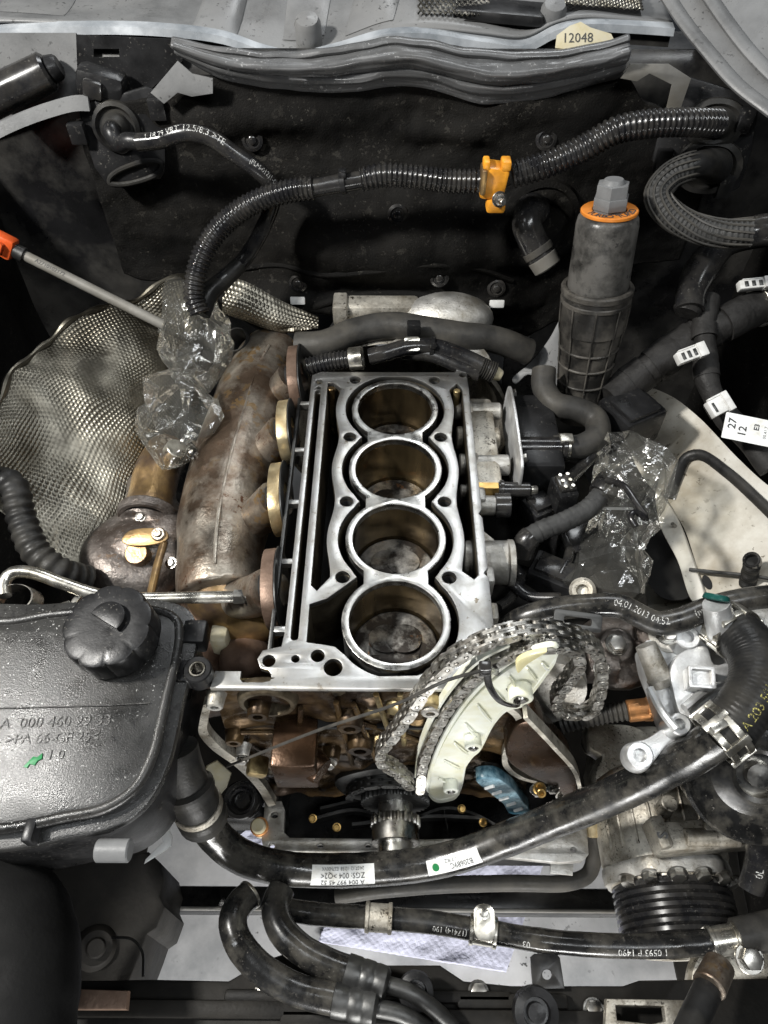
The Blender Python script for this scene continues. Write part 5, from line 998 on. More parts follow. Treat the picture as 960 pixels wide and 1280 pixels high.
# dark casting right of the guide
tcv = thing('timing_cover_half', 'dark grey cast timing cover half beneath the draped chain and guide rail', 'timing cover')
mb = MB(); pixplate(mb, [[(650, 905), (668, 902), (690, 930), (715, 960), (722, 990), (722, 1008), (690, 985), (655, 968), (634, 950), (636, 925)]], (0, -.070, 0), (0, -1, .1), .03, .003, .005); mb.build('web', MT['tensioner_brown'], tcv)
P = spline([Y(a, b, -.074) for a, b in ((655, 880), (690, 918), (716, 950), (724, 985), (724, 1012))], .004); mb = MB(); mb.strip(P, [Vector((.0016, 0, .0012))]*len(P), Vector((0, .012, 0))); mb.build('edge', MT['dirty_alu'], tcv)
for a, b in ((690, 982), (704, 994), (672, 986)): put(HEX, tcv, Y(a, b, -.085), (0, -1, .5), 'bolt')
put(BRASSB, tcv, Y(674, 985, -.095), (0, -1, 1), 'brass_bolt'); 
mb = MB(); ball(mb, Y(696, 965, -.078), .012, (1, .5, .9)); mb.build('boss', MT['dirty_alu'], tcv)
mb = MB(); c = Y(690, 850, -.045); mb.lathe([(.0001, 0), (.042, 0), (.044, -.01), (.044, -.05)], axis_mat(c+Vector((0, .01, -.05)), (0, -1, .3)), 32); mb.build('pump_face', MT['cast_alu'], tcv)
# ================================================================ air conditioning compressor
ac = thing('air_con_compressor', 'oil-speckled alloy air conditioning compressor with black grooved pulley', 'compressor')
pb, pf = Z(862, 1098, -.222), Z(862, 1146, -.222); r = m_(77, pb); zc = -.222-r; acx = pb.x
def AY(y): return Vector((acx, y, zc))
yb = Z(800, 912, -.24).y
mb = MB(); mb.lathe([(.0001, 0), (r*.85, .0), (r*1.0, .008), (r*1.10, .03), (r*1.14, .035), (r*1.14, .05), (r*1.08, .054), (r*1.08, yb-pb.y-.028), (r*1.02, yb-pb.y-.02), (r*.98, yb-pb.y-.004)], axis_mat(AY(yb), (0, -1, 0)), 56); mb.build('housing', MT['dirty_alu'], ac)
for k in range(9):
    a = math.radians(38+k*15); d = Vector((math.cos(a), 0, math.sin(a))); mb = MB(); mb.box((0, 0, 0), (.001, .001, .001)); mb = MB(); y0, y1 = yb-.058, pb.y+.034
    mb.tube([AY(y0)+d*(r*1.085), AY(y1)+d*(r*1.085)], .0016, 6); mb.build('casting_rib', MT['dirty_alu'], ac)
mb = MB(); mb.lathe([(r*.9, .0), (r*1.04, .0), (r*1.06, .006), (r*1.04, .016), (r*.9, .016)], axis_mat(AY(pb.y+.022), (0, -1, 0)), 56, lambda a, h: 1+.05*(math.cos(6*a) > .55)); mb.build('front_flange', MT['cast_alu'], ac)
for k in range(6):
    a = math.radians(30+k*24-2); put(HEX, ac, AY(pb.y+.006)+Vector((math.cos(a), 0, math.sin(a)))*r*.99, (math.cos(a)*.4, -1, math.sin(a)*.4), 'bolt', 1.25)
prof = [(r*.7, -.004), (r*.97, -.004)]
for k in range(7): h = k*.0068; prof += [(r*.985, h), (r*.985, h+.0018), (r*.94, h+.0034), (r*.985, h+.005)]
prof += [(r*.99, .049), (r*.96, .052), (r*.9, .052)]
mb = MB(); mb.lathe(prof, axis_mat(AY(pb.y), (0, -1, 0)), 64); pl = mb.build('grooved_pulley', MT['black_gloss'], ac, 25)
mb = MB(); mb.lathe([(r*.9, .052), (r*.88, .048), (r*.75, .048), (r*.72, .056), (r*.3, .058), (r*.28, .05), (.0001, .05)], axis_mat(AY(pb.y), (0, -1, 0)), 56); mb.build('clutch_plate', MT['dirty_alu'], pl)
mb = MB(); q = Z(875, 1046, -.205); mb.box(q, (.095, .028, .026), Matrix.Rotation(.08, 4, 'Z'), .004); mb.cyl(q+Vector((-.020, -.004, .012)), q+Vector((.032, -.004, .012)), .0085, .0085, 20, .001); mb.box(q+Vector((-.043, 0, .004)), (.014, .03, .03), Matrix.Rotation(.2, 4, 'Z'), .003); mb.build('port_block', MT['dirty_alu'], ac)
lettering('S', .014, axis_mat(q+Vector((-.043, -.004, .0195)), (0, -.3, 1), (0, 1, 0)), MT['dark_steel'], ac, 1, .0004, .0004, 'cast_letter')
for a, b in ((836, 1005), (890, 1036)): mb = MB(); p = Z(a, b, -.19); mb.cyl(p-Vector((0, 0, .02)), p+Vector((0, 0, .004)), .0085, .008, 20, .001); mb.build('lug', MT['dirty_alu'], ac)
mb = MB(); pixplate(mb, [[(735, 908), (760, 904), (800, 910), (822, 930), (822, 985), (790, 992), (748, 990), (744, 965), (752, 945), (738, 935)]], (0, 0, -.19), (0, -.2, 1), .03, .004, .005); mb.build('rear_head', MT['dirty_alu'], ac)
P = spline(zs([(746, 978, -.186), (770, 962, -.186), (800, 954, -.186), (825, 948, -.186)]), .004); mb = MB(); mb.tube(P, .0022, 8); mb.build('red_seal', MT['rust'], ac)
# ================================================================ alloy bracket with thermostat neck
ab = thing('alloy_pump_bracket', 'clean cast alloy pump bracket with square window and round bosses', 'bracket')
bn = Vector((-.12, -.25, .96)).normalized()
mb = MB(); pixplate(mb, [[(838, 838), (846, 820), (862, 810), (884, 808), (893, 830), (917, 828), (923, 848), (912, 866), (886, 886), (862, 906), (850, 892), (841, 862)]], Z(880, 850, -.015), bn, .04, .002, .004); mb.build('main_web', MT['clean_alu'], ab)
mb = MB(); pixplate(mb, [[(803, 806), (814, 799), (826, 822), (842, 842), (846, 880), (856, 906), (846, 918), (834, 908), (822, 874), (812, 842)]], Z(830, 860, -.030), bn, .035, .002, .004); mb.build('side_arm', MT['clean_alu'], ab)
mb = MB(); pixplate(mb, [[(786, 936), (792, 927), (806, 924), (850, 900), (866, 908), (858, 922), (832, 936), (812, 956), (796, 958), (787, 950)]], Z(820, 930, -.045), bn, .025, .002, .004); mb.build('lower_arm', MT['clean_alu'], ab)
mb = MB(); pixplate(mb, [[(806, 812), (830, 792), (850, 782), (874, 776), (900, 792), (926, 822), (926, 862), (892, 900), (866, 918), (846, 912), (824, 872)]], Z(860, 850, -.036), bn, .04, .003, .004); mb.build('back_web', MT['clean_alu'], ab)
p, q = Z(807, 806, -.012), Z(824, 846, -.028); mb = MB(); mb.tube(even([p, q], .004), .0105, 20, True, lambda L: .85+L*5); mb.cyl(q, q+(q-p)*.28, .0115, .0105, 20, .001); mb.build('bolt_sleeve', MT['cast_alu'], ab)
for a, b, z, rr_, h in ((860, 796, -.005, .0105, .04), (800, 944, -.04, .011, .02), (850, 905, -.02, .009, .03)):
    p = Z(a, b, z); mb = MB(); mb.lathe([(rr_*1.15, -h), (rr_, -.001), (rr_-.001, 0), (rr_*.5, 0), (rr_*.45, -.006), (.0001, -.006)], axis_mat(p, bn), 24); mb.build('boss', MT['clean_alu'], ab)
p = Z(878, 846, .004); fr = axis_mat(p, bn, (1, -.1, 0)); mb = MB(); mb.plate([rrect(-.0105, -.009, .0105, .009, .0015), rrect(-.0075, -.006, .0075, .006, .001)], .018, fr @ Matrix.Translation((0, 0, -.009)), .0008); mb.plate([rrect(-.0078, -.0063, .0078, .0063, .001)], .008, fr @ Matrix.Translation((0, 0, -.010))); mb.build('square_window', MT['clean_alu'], ab)
put(HEX, ab, Z(834, 792, -.012), bn, 'bolt', 1.3)
for l in ([(855, 885), (885, 862), (915, 852)], [(812, 860), (828, 890), (845, 912)]):
    mb = MB(); mb.tube(spline([Z(a, b, -.012) for a, b in l], .004), .0035, 8); mb.build('stiffening_rib', MT['clean_alu'], ab)
mb = MB(); p, q = Z(895, 754, .035), Z(906, 800, .0); mb.tube(even([p, q], .004), .0135, 22, True, lambda L: .8+L*6); mb.build('thermostat_neck', MT['clean_alu'], ab)
mb = MB(); mb.cyl(p+Vector((0, .002, .001)), p+Vector((.001, .006, .004)), .0108, .010, 24, .001); mb.build('green_plug', MT['green_cap'], ab)
mb = MB(); p = Z(938, 778, .0); mb.box(p, (.06, .04, .03), None, .012); mb.build('pump_cover', MT['cast_alu'], ab)
# brown cast pump behind
wp = thing('water_pump', 'stained cast water pump body below the dated hose', 'water pump'); mb = MB(); ball(mb, Z(770, 815, -.10), .040, (1.1, 1, .7)); mb.cyl(Z(800, 800, -.10), Z(745, 830, -.10), .032, .028); mb.cyl(Z(770, 810, -.10), Z(770, 806, -.062), .018, .016); mb.cyl(Z(815, 790, -.08), Z(815, 790, -.03), .016, .014); mb.box(Z(750, 835, -.08), (.03, .02, .03)); casting(mb, 'body', 'cast_iron', wp, .0025, 2)
put(HEX, wp, Z(770, 806, -.0615), (0, -.2, 1), 'bolt', 1.3); put(HEX, wp, Z(752, 836, -.064), (0, -.2, 1), 'bolt')
mb = MB(); mb.ring(Z(835, 792, -.03), Z(835, 792, -.022), .017, .009); mb.build('washer', MT['cast_alu'], wp)
t, P = hose('ribbed_sensor_lead', 'ribbed black lead with copper-coloured end below the draped chain', 'cable', zs([(700, 905, -.13), (730, 898, -.12), (760, 892, -.115), (788, 888, -.11)]), .0088, 'rubber_grey', 16, (.0048, .09))
mb = MB(); p, q = Z(784, 889, -.11), Z(812, 886, -.105); mb.cyl(p, q, .0105, .0105, 20, .001); mb.box(q, (.010, .018, .020), None, .002); mb.build('copper_end', MT['copper'], t)
# ================================================================ alternator pulley
al = thing('idler_pulley', 'smooth black deep-dish belt pulley with silver hub bolt under the thick hose', 'pulley')
c = Z(948, 968, -.06); n = Vector((-.18, -.62, .76)).normalized(); R_ = m_(92, c); fr = axis_mat(c, n)
mb = MB(); mb.lathe([(R_*.30, .004), (R_*.36, .006), (R_*.42, .002), (R_*.60, -.004), (R_*.86, -.002), (R_*.93, .002), (R_*.98, -.002), (R_*.99, -.02), (R_*.96, -.024), (R_*.99, -.028), (R_*.99, -.05), (R_*.8, -.054)], fr, 64); mb.build('rim', MT['used_pipe'], al, 30)
mb = MB(); mb.lathe([(R_*.31, .002), (R_*.28, -.004), (R_*.18, -.004), (R_*.16, .004), (.0001, .005)], fr, 36); mb.build('hub', MT['steel'], al)
mb = MB(); mb.cyl(fr @ Vector((0, 0, -.05)), fr @ Vector((0, 0, -.14)), R_*.75, R_*.7, 40, .004); mb.build('bearing_carrier', MT['grime'], al)
# ================================================================ big coolant pipe
pp = [Z(902, 918, -.005), Z(872, 940, -.03), Z(835, 960, -.06), Z(780, 988, -.10), Z(710, 1018, -.15), Z(640, 1046, -.19), Z(580, 1068, -.215), Z(530, 1080, -.228), Z(470, 1086, -.232), Z(400, 1088, -.228), Z(345, 1084, -.215), Z(300, 1070, -.195), Z(270, 1046, -.170), Z(252, 1018, -.145), Z(240, 990, -.12)]
t, P = hose('main_coolant_pipe', 'glossy black rigid coolant pipe with white stickers crossing in front of the engine', 'coolant pipe', pp, .0158, 'used_pipe', 28)
W = Wrap(P, .0158); Ltot = W.L[-1]
def near(px, py, z): q = Z(px, py, z); i = min(range(len(P)), key=lambda k: (P[k]-q).length); return W.L[i]
d = near(427, 1086, -.229); F = Vector((0, -.5, .86))
lb = W.patch(d-.032, d+.032, -.62, .62, F, .0004, 14, 10).build('white_sticker', MT['label_white'], t)
W.text('A 004 997 45 52', .0068, d, MT['ink_black'], lb, F, -.40, 1, .95, 0, 'printed_text', .0007); W.text('ZGS: 004 >Q2<', .0072, d, MT['ink_black'], lb, F, .02, 1, .95, 0, 'printed_text', .0007); W.text('24.07.12  12:58  E27N00VX', .0045, d, MT['ink_black'], lb, F, .40, 1, .85, 0, 'printed_text', .0007)
# those three lines face the car, so they read upside down from the nose
d = near(568, 1071, -.218); lb = W.patch(d-.030, d+.026, -.45, .45, F, .0004, 14, 8).build('white_sticker', MT['label_white'], t)
W.text('B20689C', .0075, d-.010, MT['ink_black'], lb, F, -.10, 1, .85, 0, 'printed_text', .0007); W.text('- 7 /KZ', .005, d+.0, MT['ink_black'], lb, F, .24, 1, .85, 0, 'printed_text', .0007)
mb = W.patch(d+.014, d+.022, -.22, .22, F, .0008, 8, 8); 
me = MB(); me.grid(1, 1, lambda u, v: Vector((0, 0, 0))); me = MB(); me.v = [tuple(W.at(d+.017+.0036*math.cos(k*PI/8), .0036/.0158*math.sin(k*PI/8), F, .0008)) for k in range(16)]; me.f = [tuple(range(16))]; me.build('green_dot', MT['sticker_green'], lb)
# rubber collar at the reservoir end
ru = thing('rubber_hose_collar', 'thick ribbed rubber collar joining the coolant pipe to the reservoir', 'hose'); RP = even(spline([Z(254, 1022, -.148), Z(244, 1002, -.118), Z(236, 985, -.105), Z(226, 958, -.085), Z(220, 935, -.07)], .003), .003); mb = MB(); mb.tube(RP, .0205, 24, True, lambda L: 1.12 if L < .012 else (1.02 if L < .04 else (1.10 if L < .05 else .92))); mb.build('sleeve', MT['rubber'], ru)
T, _ = frames(RP); mb = MB(); i = 8; mb.ring(RP[i]-T[i]*.004, RP[i]+T[i]*.004, .0226, .019); mb.build('oiled_band', MT['dirty_alu'], ru)
# thick radiator hose at right
t, P = hose('thick_radiator_hose', 'thick fabric-ribbed radiator hose with yellow lettering over the alloy bracket', 'hose', [Z(912, 786, .005), Z(930, 800, .012), Z(944, 825, .015), Z(944, 855, .015), Z(930, 885, .010), Z(908, 912, .0), Z(896, 922, -.004)], .0208, 'rubber', 28, (.0035, .004))
W = Wrap(P, .0208); W.text('A 203 501 15 82', .0105, W.L[-1]*.62, MT['ink_yellow'], t, Vector((.25, -.35, .9)), .1, -1, .72)
for i, nm in ((3, 'neck_clamp'), (len(P)-10, 'spring_clamp')):
    T, _ = frames(P); c = P[i]; mb = MB(); mb.ring(c-T[i]*.010, c-T[i]*.004, .0232, .0205); mb.ring(c+T[i]*.004, c+T[i]*.010, .0232, .0205)
    for k in range(6): v = axis_mat(c, T[i]); a = k*PI/3+.4; mb.box(v @ Vector((.0221*math.cos(a), .0221*math.sin(a), 0)), (.004, .006, .022), v.to_3x3().to_4x4() @ Matrix.Rotation(a, 4, 'Z'), .0006)
    mb.box(c+Vector((-.012, -.004, .022)), (.014, .006, .006), Matrix.Rotation(.5, 4, 'Z'), .001); mb.build(nm, MT['tin'], t)
# ================================================================ reservoir
rs = thing('fluid_reservoir', 'wet black plastic fluid reservoir with embossed numbers and scalloped screw cap', 'reservoir')
RN = Vector((.02, -.06, 1)).normalized(); R0 = Z(120, 900, .02)
lid = [(-60, 782), (15, 777), (70, 768), (195, 764), (220, 776), (223, 800), (206, 880), (190, 945), (168, 985), (135, 1008), (95, 1018), (-60, 1024)]
fln = [(-60, 768), (60, 754), (205, 750), (238, 764), (246, 795), (228, 880), (210, 955), (186, 1002), (148, 1032), (100, 1044), (-60, 1050)]
mb = MB(); pixplate(mb, [lid], R0, RN, .016, .006, .005); mb.build('lid', MT['reservoir'], rs)
mb = MB(); pixplate(mb, [fln], R0-RN*.012, RN, .010, .002, .005); mb.build('flange', MT['reservoir'], rs)
mb = MB(); pixplate(mb, [[(a-4, b+(3 if b < 900 else -4)) for a, b in fln]], R0-RN*.0225, RN, .009, .001, .005); mb.build('lower_flange', MT['black_plastic'], rs)
mb = MB(); pixplate(mb, [[(a*.97-4, b*.995) for a, b in fln]], R0-RN*.032, RN, .11, .01, .006); mb.build('tank', MT['black_plastic'], rs)
LB = spline([PL(a, b, R0-RN*.004, RN) for a, b in lid], .004, True); mb = MB(); mb.tube(LB, .0042, 10, False, None, 1, True); mb.build('rolled_rim', MT['reservoir'], rs)
P = spline([PL(a, b, R0+RN*.0006, RN) for a, b in ((-30, 886), (60, 884), (130, 882), (188, 879))], .004); mb = MB(); mb.strip(P, [Vector((0, .0005, 0))]*len(P), -RN*.0008); mb.build('mould_line', MT['reservoir'], rs)
def emb(tx, px, py, size, sx=1.0): lettering(tx, size, axis_mat(PL(px, py, R0, RN)+RN*.0006, RN, (1, .05, 0)), MT['reservoir'], rs, sx, 0, .0002, 'embossed_text')
emb('A  000 460 29 33', 70, 903, .0118, 1.0); emb('>PA 66-GF 25<', 66, 923, .0108, 1.0); emb('1 0', 70, 944, .010)
mb = MB(); q = [(-.006, -.004), (-.003, .0005), (-.001, .0035), (.002, .003), (.005, .006), (.006, .002), (.003, .0), (.002, -.003), (-.002, -.002), (-.003, -.005)]; mb.plate([q], .0008, axis_mat(PL(42, 952, R0, RN)+RN*.0006, RN), .0002); mb.build('green_paint_mark', MT['sticker_green'], rs)
p = PL(242, 840, R0-RN*.014, RN)+Vector((.004, 0, 0)); mb = MB(); mb.ring(p-RN*.012, p+RN*.006, .0115, .0062, 28, .001); mb.box(p+Vector((-.012, 0, -.004)), (.016, .020, .016), None, .003); ear = mb.build('mounting_ear', MT['black_plastic'], rs); mb = MB(); mb.ring(p-RN*.010, p+RN*.0068, .0066, .0050, 24, .0004); mb.build('metal_bush', MT['tin'], ear)
mb = MB(); p = PL(245, 795, R0-RN*.02, RN); mb.box(p, (.020, .022, .02), None, .003); mb.build('side_lug', MT['black_plastic'], rs)
p = PL(145, 1066, R0-RN*.03, RN); mb = MB(); mb.cyl(p+Vector((-.012, .0, .006)), p+Vector((.012, 0, .006)), .008, .008, 24, .001); mb.build('foot_bush', MT['cowl_grey'], rs)
mb = MB(); q = PL(40, 1040, R0-RN*.006, RN); mb.box(q, (.008, .016, .014), None, .002); mb.build('clip', MT['black_plastic'], rs)
CC = PL(150, 800, R0, RN); caxis = Vector((-.05, -.10, 1)).normalized(); rc = m_(56, CC+caxis*.03); fr = axis_mat(CC, caxis)
sc_ = lambda a, h: 1+.075*(abs(math.sin(4.5*a))**.5-.5)*(1 if h > .004 else 0)
mb = MB(); mb.lathe([(rc*.75, -.002), (rc*.98, .004), (rc*.99, .006), (rc*.99, .026), (rc*.96, .029), (rc*.90, .030), (rc*.6, .0305), (.0001, .0305)], fr, 108, sc_); cp_ = mb.build('screw_cap', MT['black_plastic'], rs, 35)
mb = MB(); a0 = math.radians(100); mb.plate([[(rc*.40*math.cos(a0+k*PI/12), rc*.40*math.sin(a0+k*PI/12)) for k in range(-12, 3)]], .006, fr @ Matrix.Translation((rc*.05, rc*.10, .033)) @ Matrix.Rotation(.6, 4, 'Z'), .001); mb.build('arrow_pad', MT['black_plastic'], cp_)
# ================================================================ front end, low
bm_ = thing('cross_beam', 'straight black painted cross beam low in front of the sump', 'beam')
a, b = Z(480, 1108, -.43), Z(480, 1140, -.43); x0, x1 = Z(170, 1124, -.43).x, Z(800, 1124, -.43).x
mb = MB(); mb.box(((x0+x1)/2, (a.y+b.y)/2, -.445), (x1-x0, a.y-b.y, .03), None, .004); mb.build('beam', MT['paint_black'], bm_); mb = MB(); mb.box(((x0+x1)/2, b.y+.002, -.428), (x1-x0, .004, .006), None, .001); mb.build('folded_lip', MT['painted_edge'], bm_)
t, P = hose('foam_covered_pipe', 'grey foam-covered pipe bending up beside the sump flange', 'pipe', zs([(742, 1040, -.30), (743, 1068, -.31), (736, 1092, -.32), (712, 1103, -.32), (640, 1104, -.32), (560, 1106, -.32), (480, 1112, -.32), (420, 1120, -.33)]), .0085, 'rubber_grey', 18)
p = Z(741, 1044, -.295); mb = MB(); mb.cyl(p, p+Vector((0, .016, .012)), .009, .008, 16, .001); mb.build('copper_end', MT['gasket_gold'], t)
t, P = hose('lower_cooler_hose', 'long thin cooler hose with crimp clamps and white print below the cross beam', 'hose', zs([(350, 1136, -.24), (400, 1143, -.24), (470, 1147, -.24), (540, 1153, -.24), (600, 1163, -.24), (680, 1176, -.235), (760, 1182, -.23), (840, 1182, -.225), (900, 1176, -.22), (985, 1158, -.21)]), .0105, 'used_pipe', 20)
W = Wrap(P, .0105); 
def sdist(px, py, z): q = Z(px, py, z); i = min(range(len(P)), key=lambda k: (P[k]-q).length); return W.L[i], i
W.text('1 0593 P 1490', .0085, sdist(800, 1182, -.23)[0], MT['ink_white'], t, TOCAM, 0, -1, .9); W.text('(17414) 190', .0075, sdist(560, 1156, -.24)[0], MT['ink_white'], t, TOCAM, 0, -1, .9); W.text('03', .008, sdist(655, 1172, -.235)[0], MT['ink_white'], t, TOCAM, 0, -1, .9)
T, _ = frames(P)
for px, py, wd, mt, nm in ((474, 1147, .026, 'dirty_alu', 'crimp_sleeve'), (603, 1164, .026, 'tin', 'pipe_clamp'), (900, 1175, .026, 'tin', 'crimp_sleeve')):
    i = sdist(px, py, -.235)[1]; mb = MB(); mb.ring(P[i]-T[i]*wd/2, P[i]+T[i]*wd/2, .0126, .010); mb.ring(P[i]-T[i]*wd/2, P[i]-T[i]*(wd/2-.004), .0138, .010); mb.ring(P[i]+T[i]*(wd/2-.004), P[i]+T[i]*wd/2, .0138, .010)
    o = mb.build(nm, MT[mt], t)
    if nm == 'pipe_clamp':
        mb = MB(); mb.plate([rrect(-.010, -.008, .010, .022, .008), circ(0, .013, .004, 14)], .003, axis_mat(P[i]+Vector((0, -.002, .0142)), (0, -.25, 1)), .0005); mb.build('clamp_ear', MT['tin'], o); put(HEX, t, P[i]+Vector((0, .012, .018)), (0, -.2, 1), 'bolt', .7)
i = sdist(920, 1172, -.22)[1]; mb = MB(); mb.tube(P[i:], .0165, 22); mb.build('outer_hose', MT['rubber_grey'], t)
for k, (l, lb_) in enumerate((([(313, 1118, -.20), (300, 1130, -.195), (291, 1150, -.19), (298, 1178, -.19), (325, 1210, -.195), (368, 1236, -.20), (425, 1250, -.20)], 'bent black hose with white mark and bright end ring'), ([(352, 1112, -.21), (344, 1132, -.205), (352, 1162, -.20), (378, 1188, -.20), (412, 1206, -.20), (440, 1216, -.20)], 'bent black hose without marks beside the white-marked one'))):
    t, P = hose('oil_cooler_hose', lb_, 'hose', zs(l), .0128, 'used_pipe', 20, group=None)
    T, _ = frames(P); e = P[-1]; d = T[-1]; mb = MB()
    mb.lathe([(.0122, -.006), (.0142, -.005), (.0142, .006), (.0136, .007), (.0136, .009), (.0142, .010), (.0142, .018), (.0136, .019), (.0136, .021), (.0141, .022), (.0138, .030), (.010, .033), (.0001, .033)], axis_mat(e, d), 28); mb.build('crimp', MT['dark_steel'], t); mb = MB(); mb.tube(spline([e+d*.03, e+d*.055, e+d*.09+Vector((.01, -.02, -.03)), e+d*.11+Vector((.02, -.06, -.09))], .006), .007, 14); mb.build('pipe_end', MT['dark_steel'], t)
    if k == 0: mb = MB(); mb.ring(P[0]-T[0]*.001, P[0]+T[0]*.002, .0135, .0115); mb.build('end_ring', MT['tin'], t); Wrap(P, .0118).text('[TD]', .010, .085, MT['ink_white'], t, TOCAM, 0, 1)
# front panel, dark
fp = thing('radiator_support_panel', 'dusty black support panel with slotted plate and drilled tab', 'support panel'); FZ = -.215
mb = MB(); pixplate(mb, [[(-40, 1228), (190, 1224), (285, 1226), (330, 1200), (360, 1190), (380, 1200), (480, 1206), (550, 1206), (580, 1226), (640, 1232), (780, 1232), (800, 1225), (1000, 1222), (1000, 1400), (-40, 1400)]], (0, 0, FZ-.03), (0, 0, 1), .03, .004); mb.build('panel', MT['grime'], fp)
mb = MB(); pixplate(mb, [[(663, 1196), (668, 1192), (696, 1192), (700, 1197), (706, 1236), (666, 1236)], [(684+6*math.cos(k*PI/8), 1218+6.5*math.sin(k*PI/8)) for k in range(16)]], (0, 0, FZ-.02), (0, 0, 1), .003, .0006); mb.build('drilled_tab', MT['paint_black'], fp)
mb = MB(); pixplate(mb, [[(758, 1248), (860, 1250), (862, 1300), (755, 1300)], [(770, 1257), (830, 1258), (832, 1276), (815, 1280), (772, 1275)]], (0, 0, FZ+.004), (0, 0, 1), .010, .002); mb.build('slotted_plate', MT['dirty_alu'], fp)
mb = MB(); pixplate(mb, [[(50, 1234), (160, 1238), (158, 1262), (60, 1262)]], (0, 0, FZ+.004), (0, 0, 1), .010, .002); mb.build('rusty_patch_plate', MT['rust_dark'], fp)
for a, b, r_ in ((671, 1266, .020), (520, 1240, .016), (60, 1190, .018)):
    p = Z(a, b, FZ+.006); mb = MB(); mb.lathe([(r_, -.01), (r_*.95, 0), (r_*.6, .002), (r_*.55, -.004), (r_*.4, -.004), (r_*.38, .002), (.0001, .003)], axis_mat(p, (0, -.2, 1)), 28); mb.build('round_fastener', MT['black_plastic'], fp)
mb = MB(); pixplate(mb, [[(870, 1200), (905, 1176), (1000, 1178), (1000, 1320), (870, 1320), (862, 1260)]], (0, 0, FZ+.0), (0, -.2, 1), .02, .005, .006); mb.build('alloy_corner', MT['dirty_alu'], fp)
put(HEX, fp, Z(936, 1198, FZ+.004), (0, -.2, 1), 'bolt', 1.6)
for a, b, w_, h_ in ((460, 1246, .26, .010), (300, 1262, .34, .014), (640, 1252, .10, .012), (560, 1272, .30, .012)):
    mb = MB(); p = Z(a, b, FZ-.026); mb.box(p, (w_, h_, .012), None, .003); mb.build('moulded_rib', MT['grime'], fp)
for a, b in ((330, 1242), (598, 1240), (430, 1268), (742, 1262)): put(HEX, fp, Z(a, b, FZ-.028), (0, 0, 1), 'bolt', 1.2)

t, P = hose('drain_hose', 'short dark hose with rusty metal ferrule over the support panel', 'hose', zs([(856, 1300, -.16), (874, 1260, -.17), (892, 1222, -.18)]), .0115, 'rubber', 18); mb = MB(); p, q = Z(886, 1234, -.172), Z(900, 1205, -.18); mb.cyl(p, q, .0135, .0125, 20, .001); mb.build('ferrule', MT['rust'], t)
hose('right_pipe_drop', 'black moulded pipe with white code dropping beside the compressor', 'pipe', zs([(948, 1010, -.14), (950, 1050, -.16), (945, 1090, -.18), (938, 1112, -.19)]), .0115, 'black_gloss', 18)
t = scene.objects['right_pipe_drop']; t.name = 'moulded_pipe'
Wrap(even(zs([(948, 1010, -.14), (950, 1050, -.16), (945, 1090, -.18)]), .004), .0115).text('2/0L', .009, .06, MT['ink_white'], t, Vector((-.2, -.5, .8)), 0, -1)
# left lower dark masses
hd = thing('moulded_housing', 'large dirty black moulded housing below the fluid reservoir', 'housing')
mb = MB(); pixplate(mb, [[(-60, 1068), (130, 1072), (185, 1064), (200, 1078), (205, 1100), (200, 1120), (206, 1134), (196, 1160), (184, 1168), (176, 1190), (162, 1225), (150, 1250), (-60, 1260)]], (0, 0, -.33), (0, 0, 1), .10, .003); mb.build('shell', MT['grime'], hd)
mb = MB(); mb.cyl(Z(120, 1185, -.33), Z(120, 1185, -.315), .022, .018, 28, .002); mb.cyl(Z(120, 1185, -.315), Z(120, 1185, -.305), .010, .009, 16, .001); mb.build('adjuster', MT['grime'], hd)
mb = MB(); mb.tube(spline(zs([(-30, 1120, -.12), (10, 1140, -.12), (30, 1200, -.12), (20, 1300, -.12)]), .006), .042, 28, True, lambda L: 1+.012*math.sin(L*1300)); mb.build('rubber_boot', MT['black_matt'], hd)
hose('thin_wire', 'thin black wire hanging from the dirty moulded housing', 'wire', zs([(140, 1172, -.26), (165, 1174, -.26), (178, 1190, -.26), (179, 1220, -.25)]), .0014, 'rubber', 6)
# cream bits between reservoir and sump
cb = thing('cream_bracket', 'cream plastic bracket fragment by the rubber hose collar', 'bracket'); mb = MB(); pixplate(mb, [[(246, 980), (260, 956), (272, 950), (290, 966), (284, 984), (264, 1008), (252, 1002)]], (0, 0, -.20), (.3, -.3, .9), .02, .003); mb.build('body', MT['label_cream'], cb)
cs = thing('white_strap', 'creased white plastic strap under the reservoir corner', 'strap'); mb = MB(); pixplate(mb, [[(196, 1014), (204, 1018), (216, 1046), (214, 1058), (196, 1070), (180, 1080), (182, 1074), (204, 1052)]], (0, 0, -.25), (.2, -.2, .9), .003, .0005); mb.build('strap', MT['label_white'], cs)
rp = thing('round_rubber_bush', 'round black rubber bush next to the sump flange', 'bush'); p = Z(301, 1000, -.27); mb = MB(); mb.lathe([(.02, -.05), (.0205, -.002), (.019, 0), (.0155, 0), (.014, -.004), (.012, -.003), (.0095, -.006), (.009, -.02), (.0001, -.02)], axis_mat(p, (0, -.3, 1)), 36); mb.build('bush', MT['black_gloss'], rp); mb = MB(); mb.box(p+Vector((.012, -.004, -.055)), (.07, .014, .05), None, .004); mb.build('carrier', MT['paint_black'], rp)
fs = thing('hose_stub', 'small pale fitting with copper band beside the sump flange corner', 'fitting'); p = Z(322, 1034, -.27); mb = MB(); mb.cyl(p+Vector((0, .005, -.03)), p+Vector((0, .002, .0)), .0085, .0075, 18, .001); mb.build('stub', MT['label_cream'], fs); mb = MB(); mb.ring(p+Vector((0, .004, -.016)), p+Vector((0, .0035, -.009)), .0098, .007); mb.build('band', MT['copper'], fs)
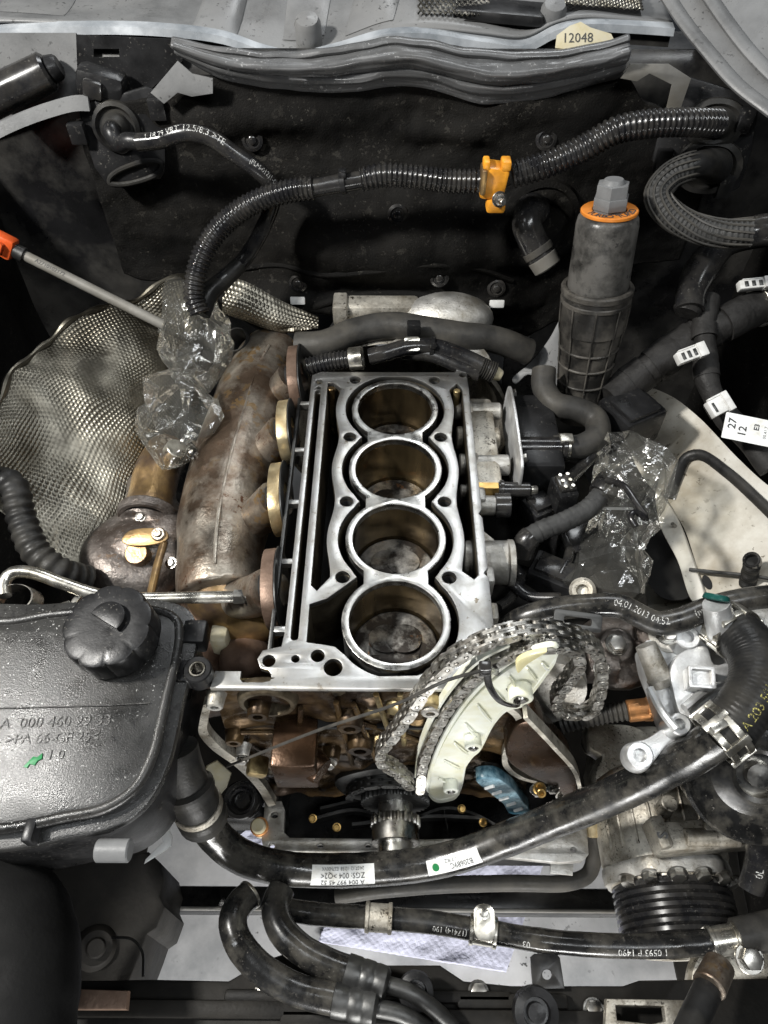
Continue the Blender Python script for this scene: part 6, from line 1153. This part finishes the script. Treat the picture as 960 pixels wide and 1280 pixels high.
bv = thing('threaded_stub', 'short black threaded stub standing on the cream inner wing', 'valve'); p = PL(934, 730, CP0, CN); mb = MB(); mb.tube(even([p, p+CN*.012+Vector((0, .006, .028))], .0012), .0085, 16, True, lambda L: 1+.06*math.sin(L*2400)); mb.build('thread', MT['rubber'], bv); mb = MB(); q = p+CN*.012+Vector((0, .006, .028)); mb.ring(q-CN*.002, q+CN*.006, .0088, .006); mb.build('open_rim', MT['black_gloss'], bv)
gm = thing('pale_grommet', 'small pale round grommet half hidden under the plastic bag by the cream wing', 'grommet'); p = Z(728, 738, -.055); mb = MB(); mb.lathe([(.013, -.02), (.013, 0), (.010, .003), (.006, .002), (.005, -.006), (.0001, -.006)], axis_mat(p, (-.3, -.4, .85)), 24); mb.build('ring', MT['dirty_alu'], gm)
# absorbent towels on the floor
def towel(label, quad, seed):
    a, b, c, d = [Z(x, y, -.776) for x, y in quad]; mb = MB()
    def f(u, v):
        p = a.lerp(b, u).lerp(d.lerp(c, u), v); p.z += .006+.012*noise.noise(Vector((u*3, v*3, seed)))+.0006*math.sin(u*150)*math.sin(v*110)+.004*noise.noise(Vector((u*9, v*9, seed))); p.z = max(p.z, -.7755); return p
    mb.grid(120, 90, f); o = mb.build('absorbent_towel', MT['towel'], None, solid=.003); tag(o, label, 'towel')
towel('white quilted towel on the floor below the long cooler hose', [(430, 1090), (690, 1048), (632, 1216), (398, 1178)], 2); towel('lilac towel lying under the rubber bush and sump end', [(268, 1062), (345, 1020), (400, 1070), (320, 1100)], 5)
# engine mount on the left below the manifold
lm = thing('lower_engine_casting', 'oily dark engine mount casting below the manifold elbow', 'engine mount'); mb = MB(); mb.box(Z(270, 800, -.2), (.14, .16, .10), Matrix.Rotation(.2, 4, 'Z'), .02); ball(mb, Z(310, 830, -.12), .03); mb.cyl(Z(300, 810, -.10), Z(300, 870, -.16), .02); casting(mb, 'arm', 'rust_dark', lm, .005, 4)
p = Z(277, 795, -.10); mb = MB(); mb.box(p, (.018, .03, .03), None, .005); mb.build('pale_lug', MT['label_cream'], lm)
# ---------------------------------------------------------------- put every thing's origin at its base
bpy.context.view_layer.update()
def subtree(o):
    yield o
    for c in o.children: yield from subtree(c)
for o in [o for o in scene.objects if o.parent is None and o.type in ('MESH', 'EMPTY') and o.get('kind') != 'structure']:
    P = []
    for c in subtree(o):
        if c.type == 'MESH':
            mw = c.matrix_world
            P += [mw @ Vector(b) for b in c.bound_box]
    if not P: continue
    base = Vector(((min(p.x for p in P)+max(p.x for p in P))/2, (min(p.y for p in P)+max(p.y for p in P))/2, min(p.z for p in P)))
    if o.type == 'MESH':
        if o.data.users == 1: o.data.transform(Matrix.Translation(-base)); o.location = o.location+base
    else:
        o.location = base
        for c in o.children: c.location = c.location-base
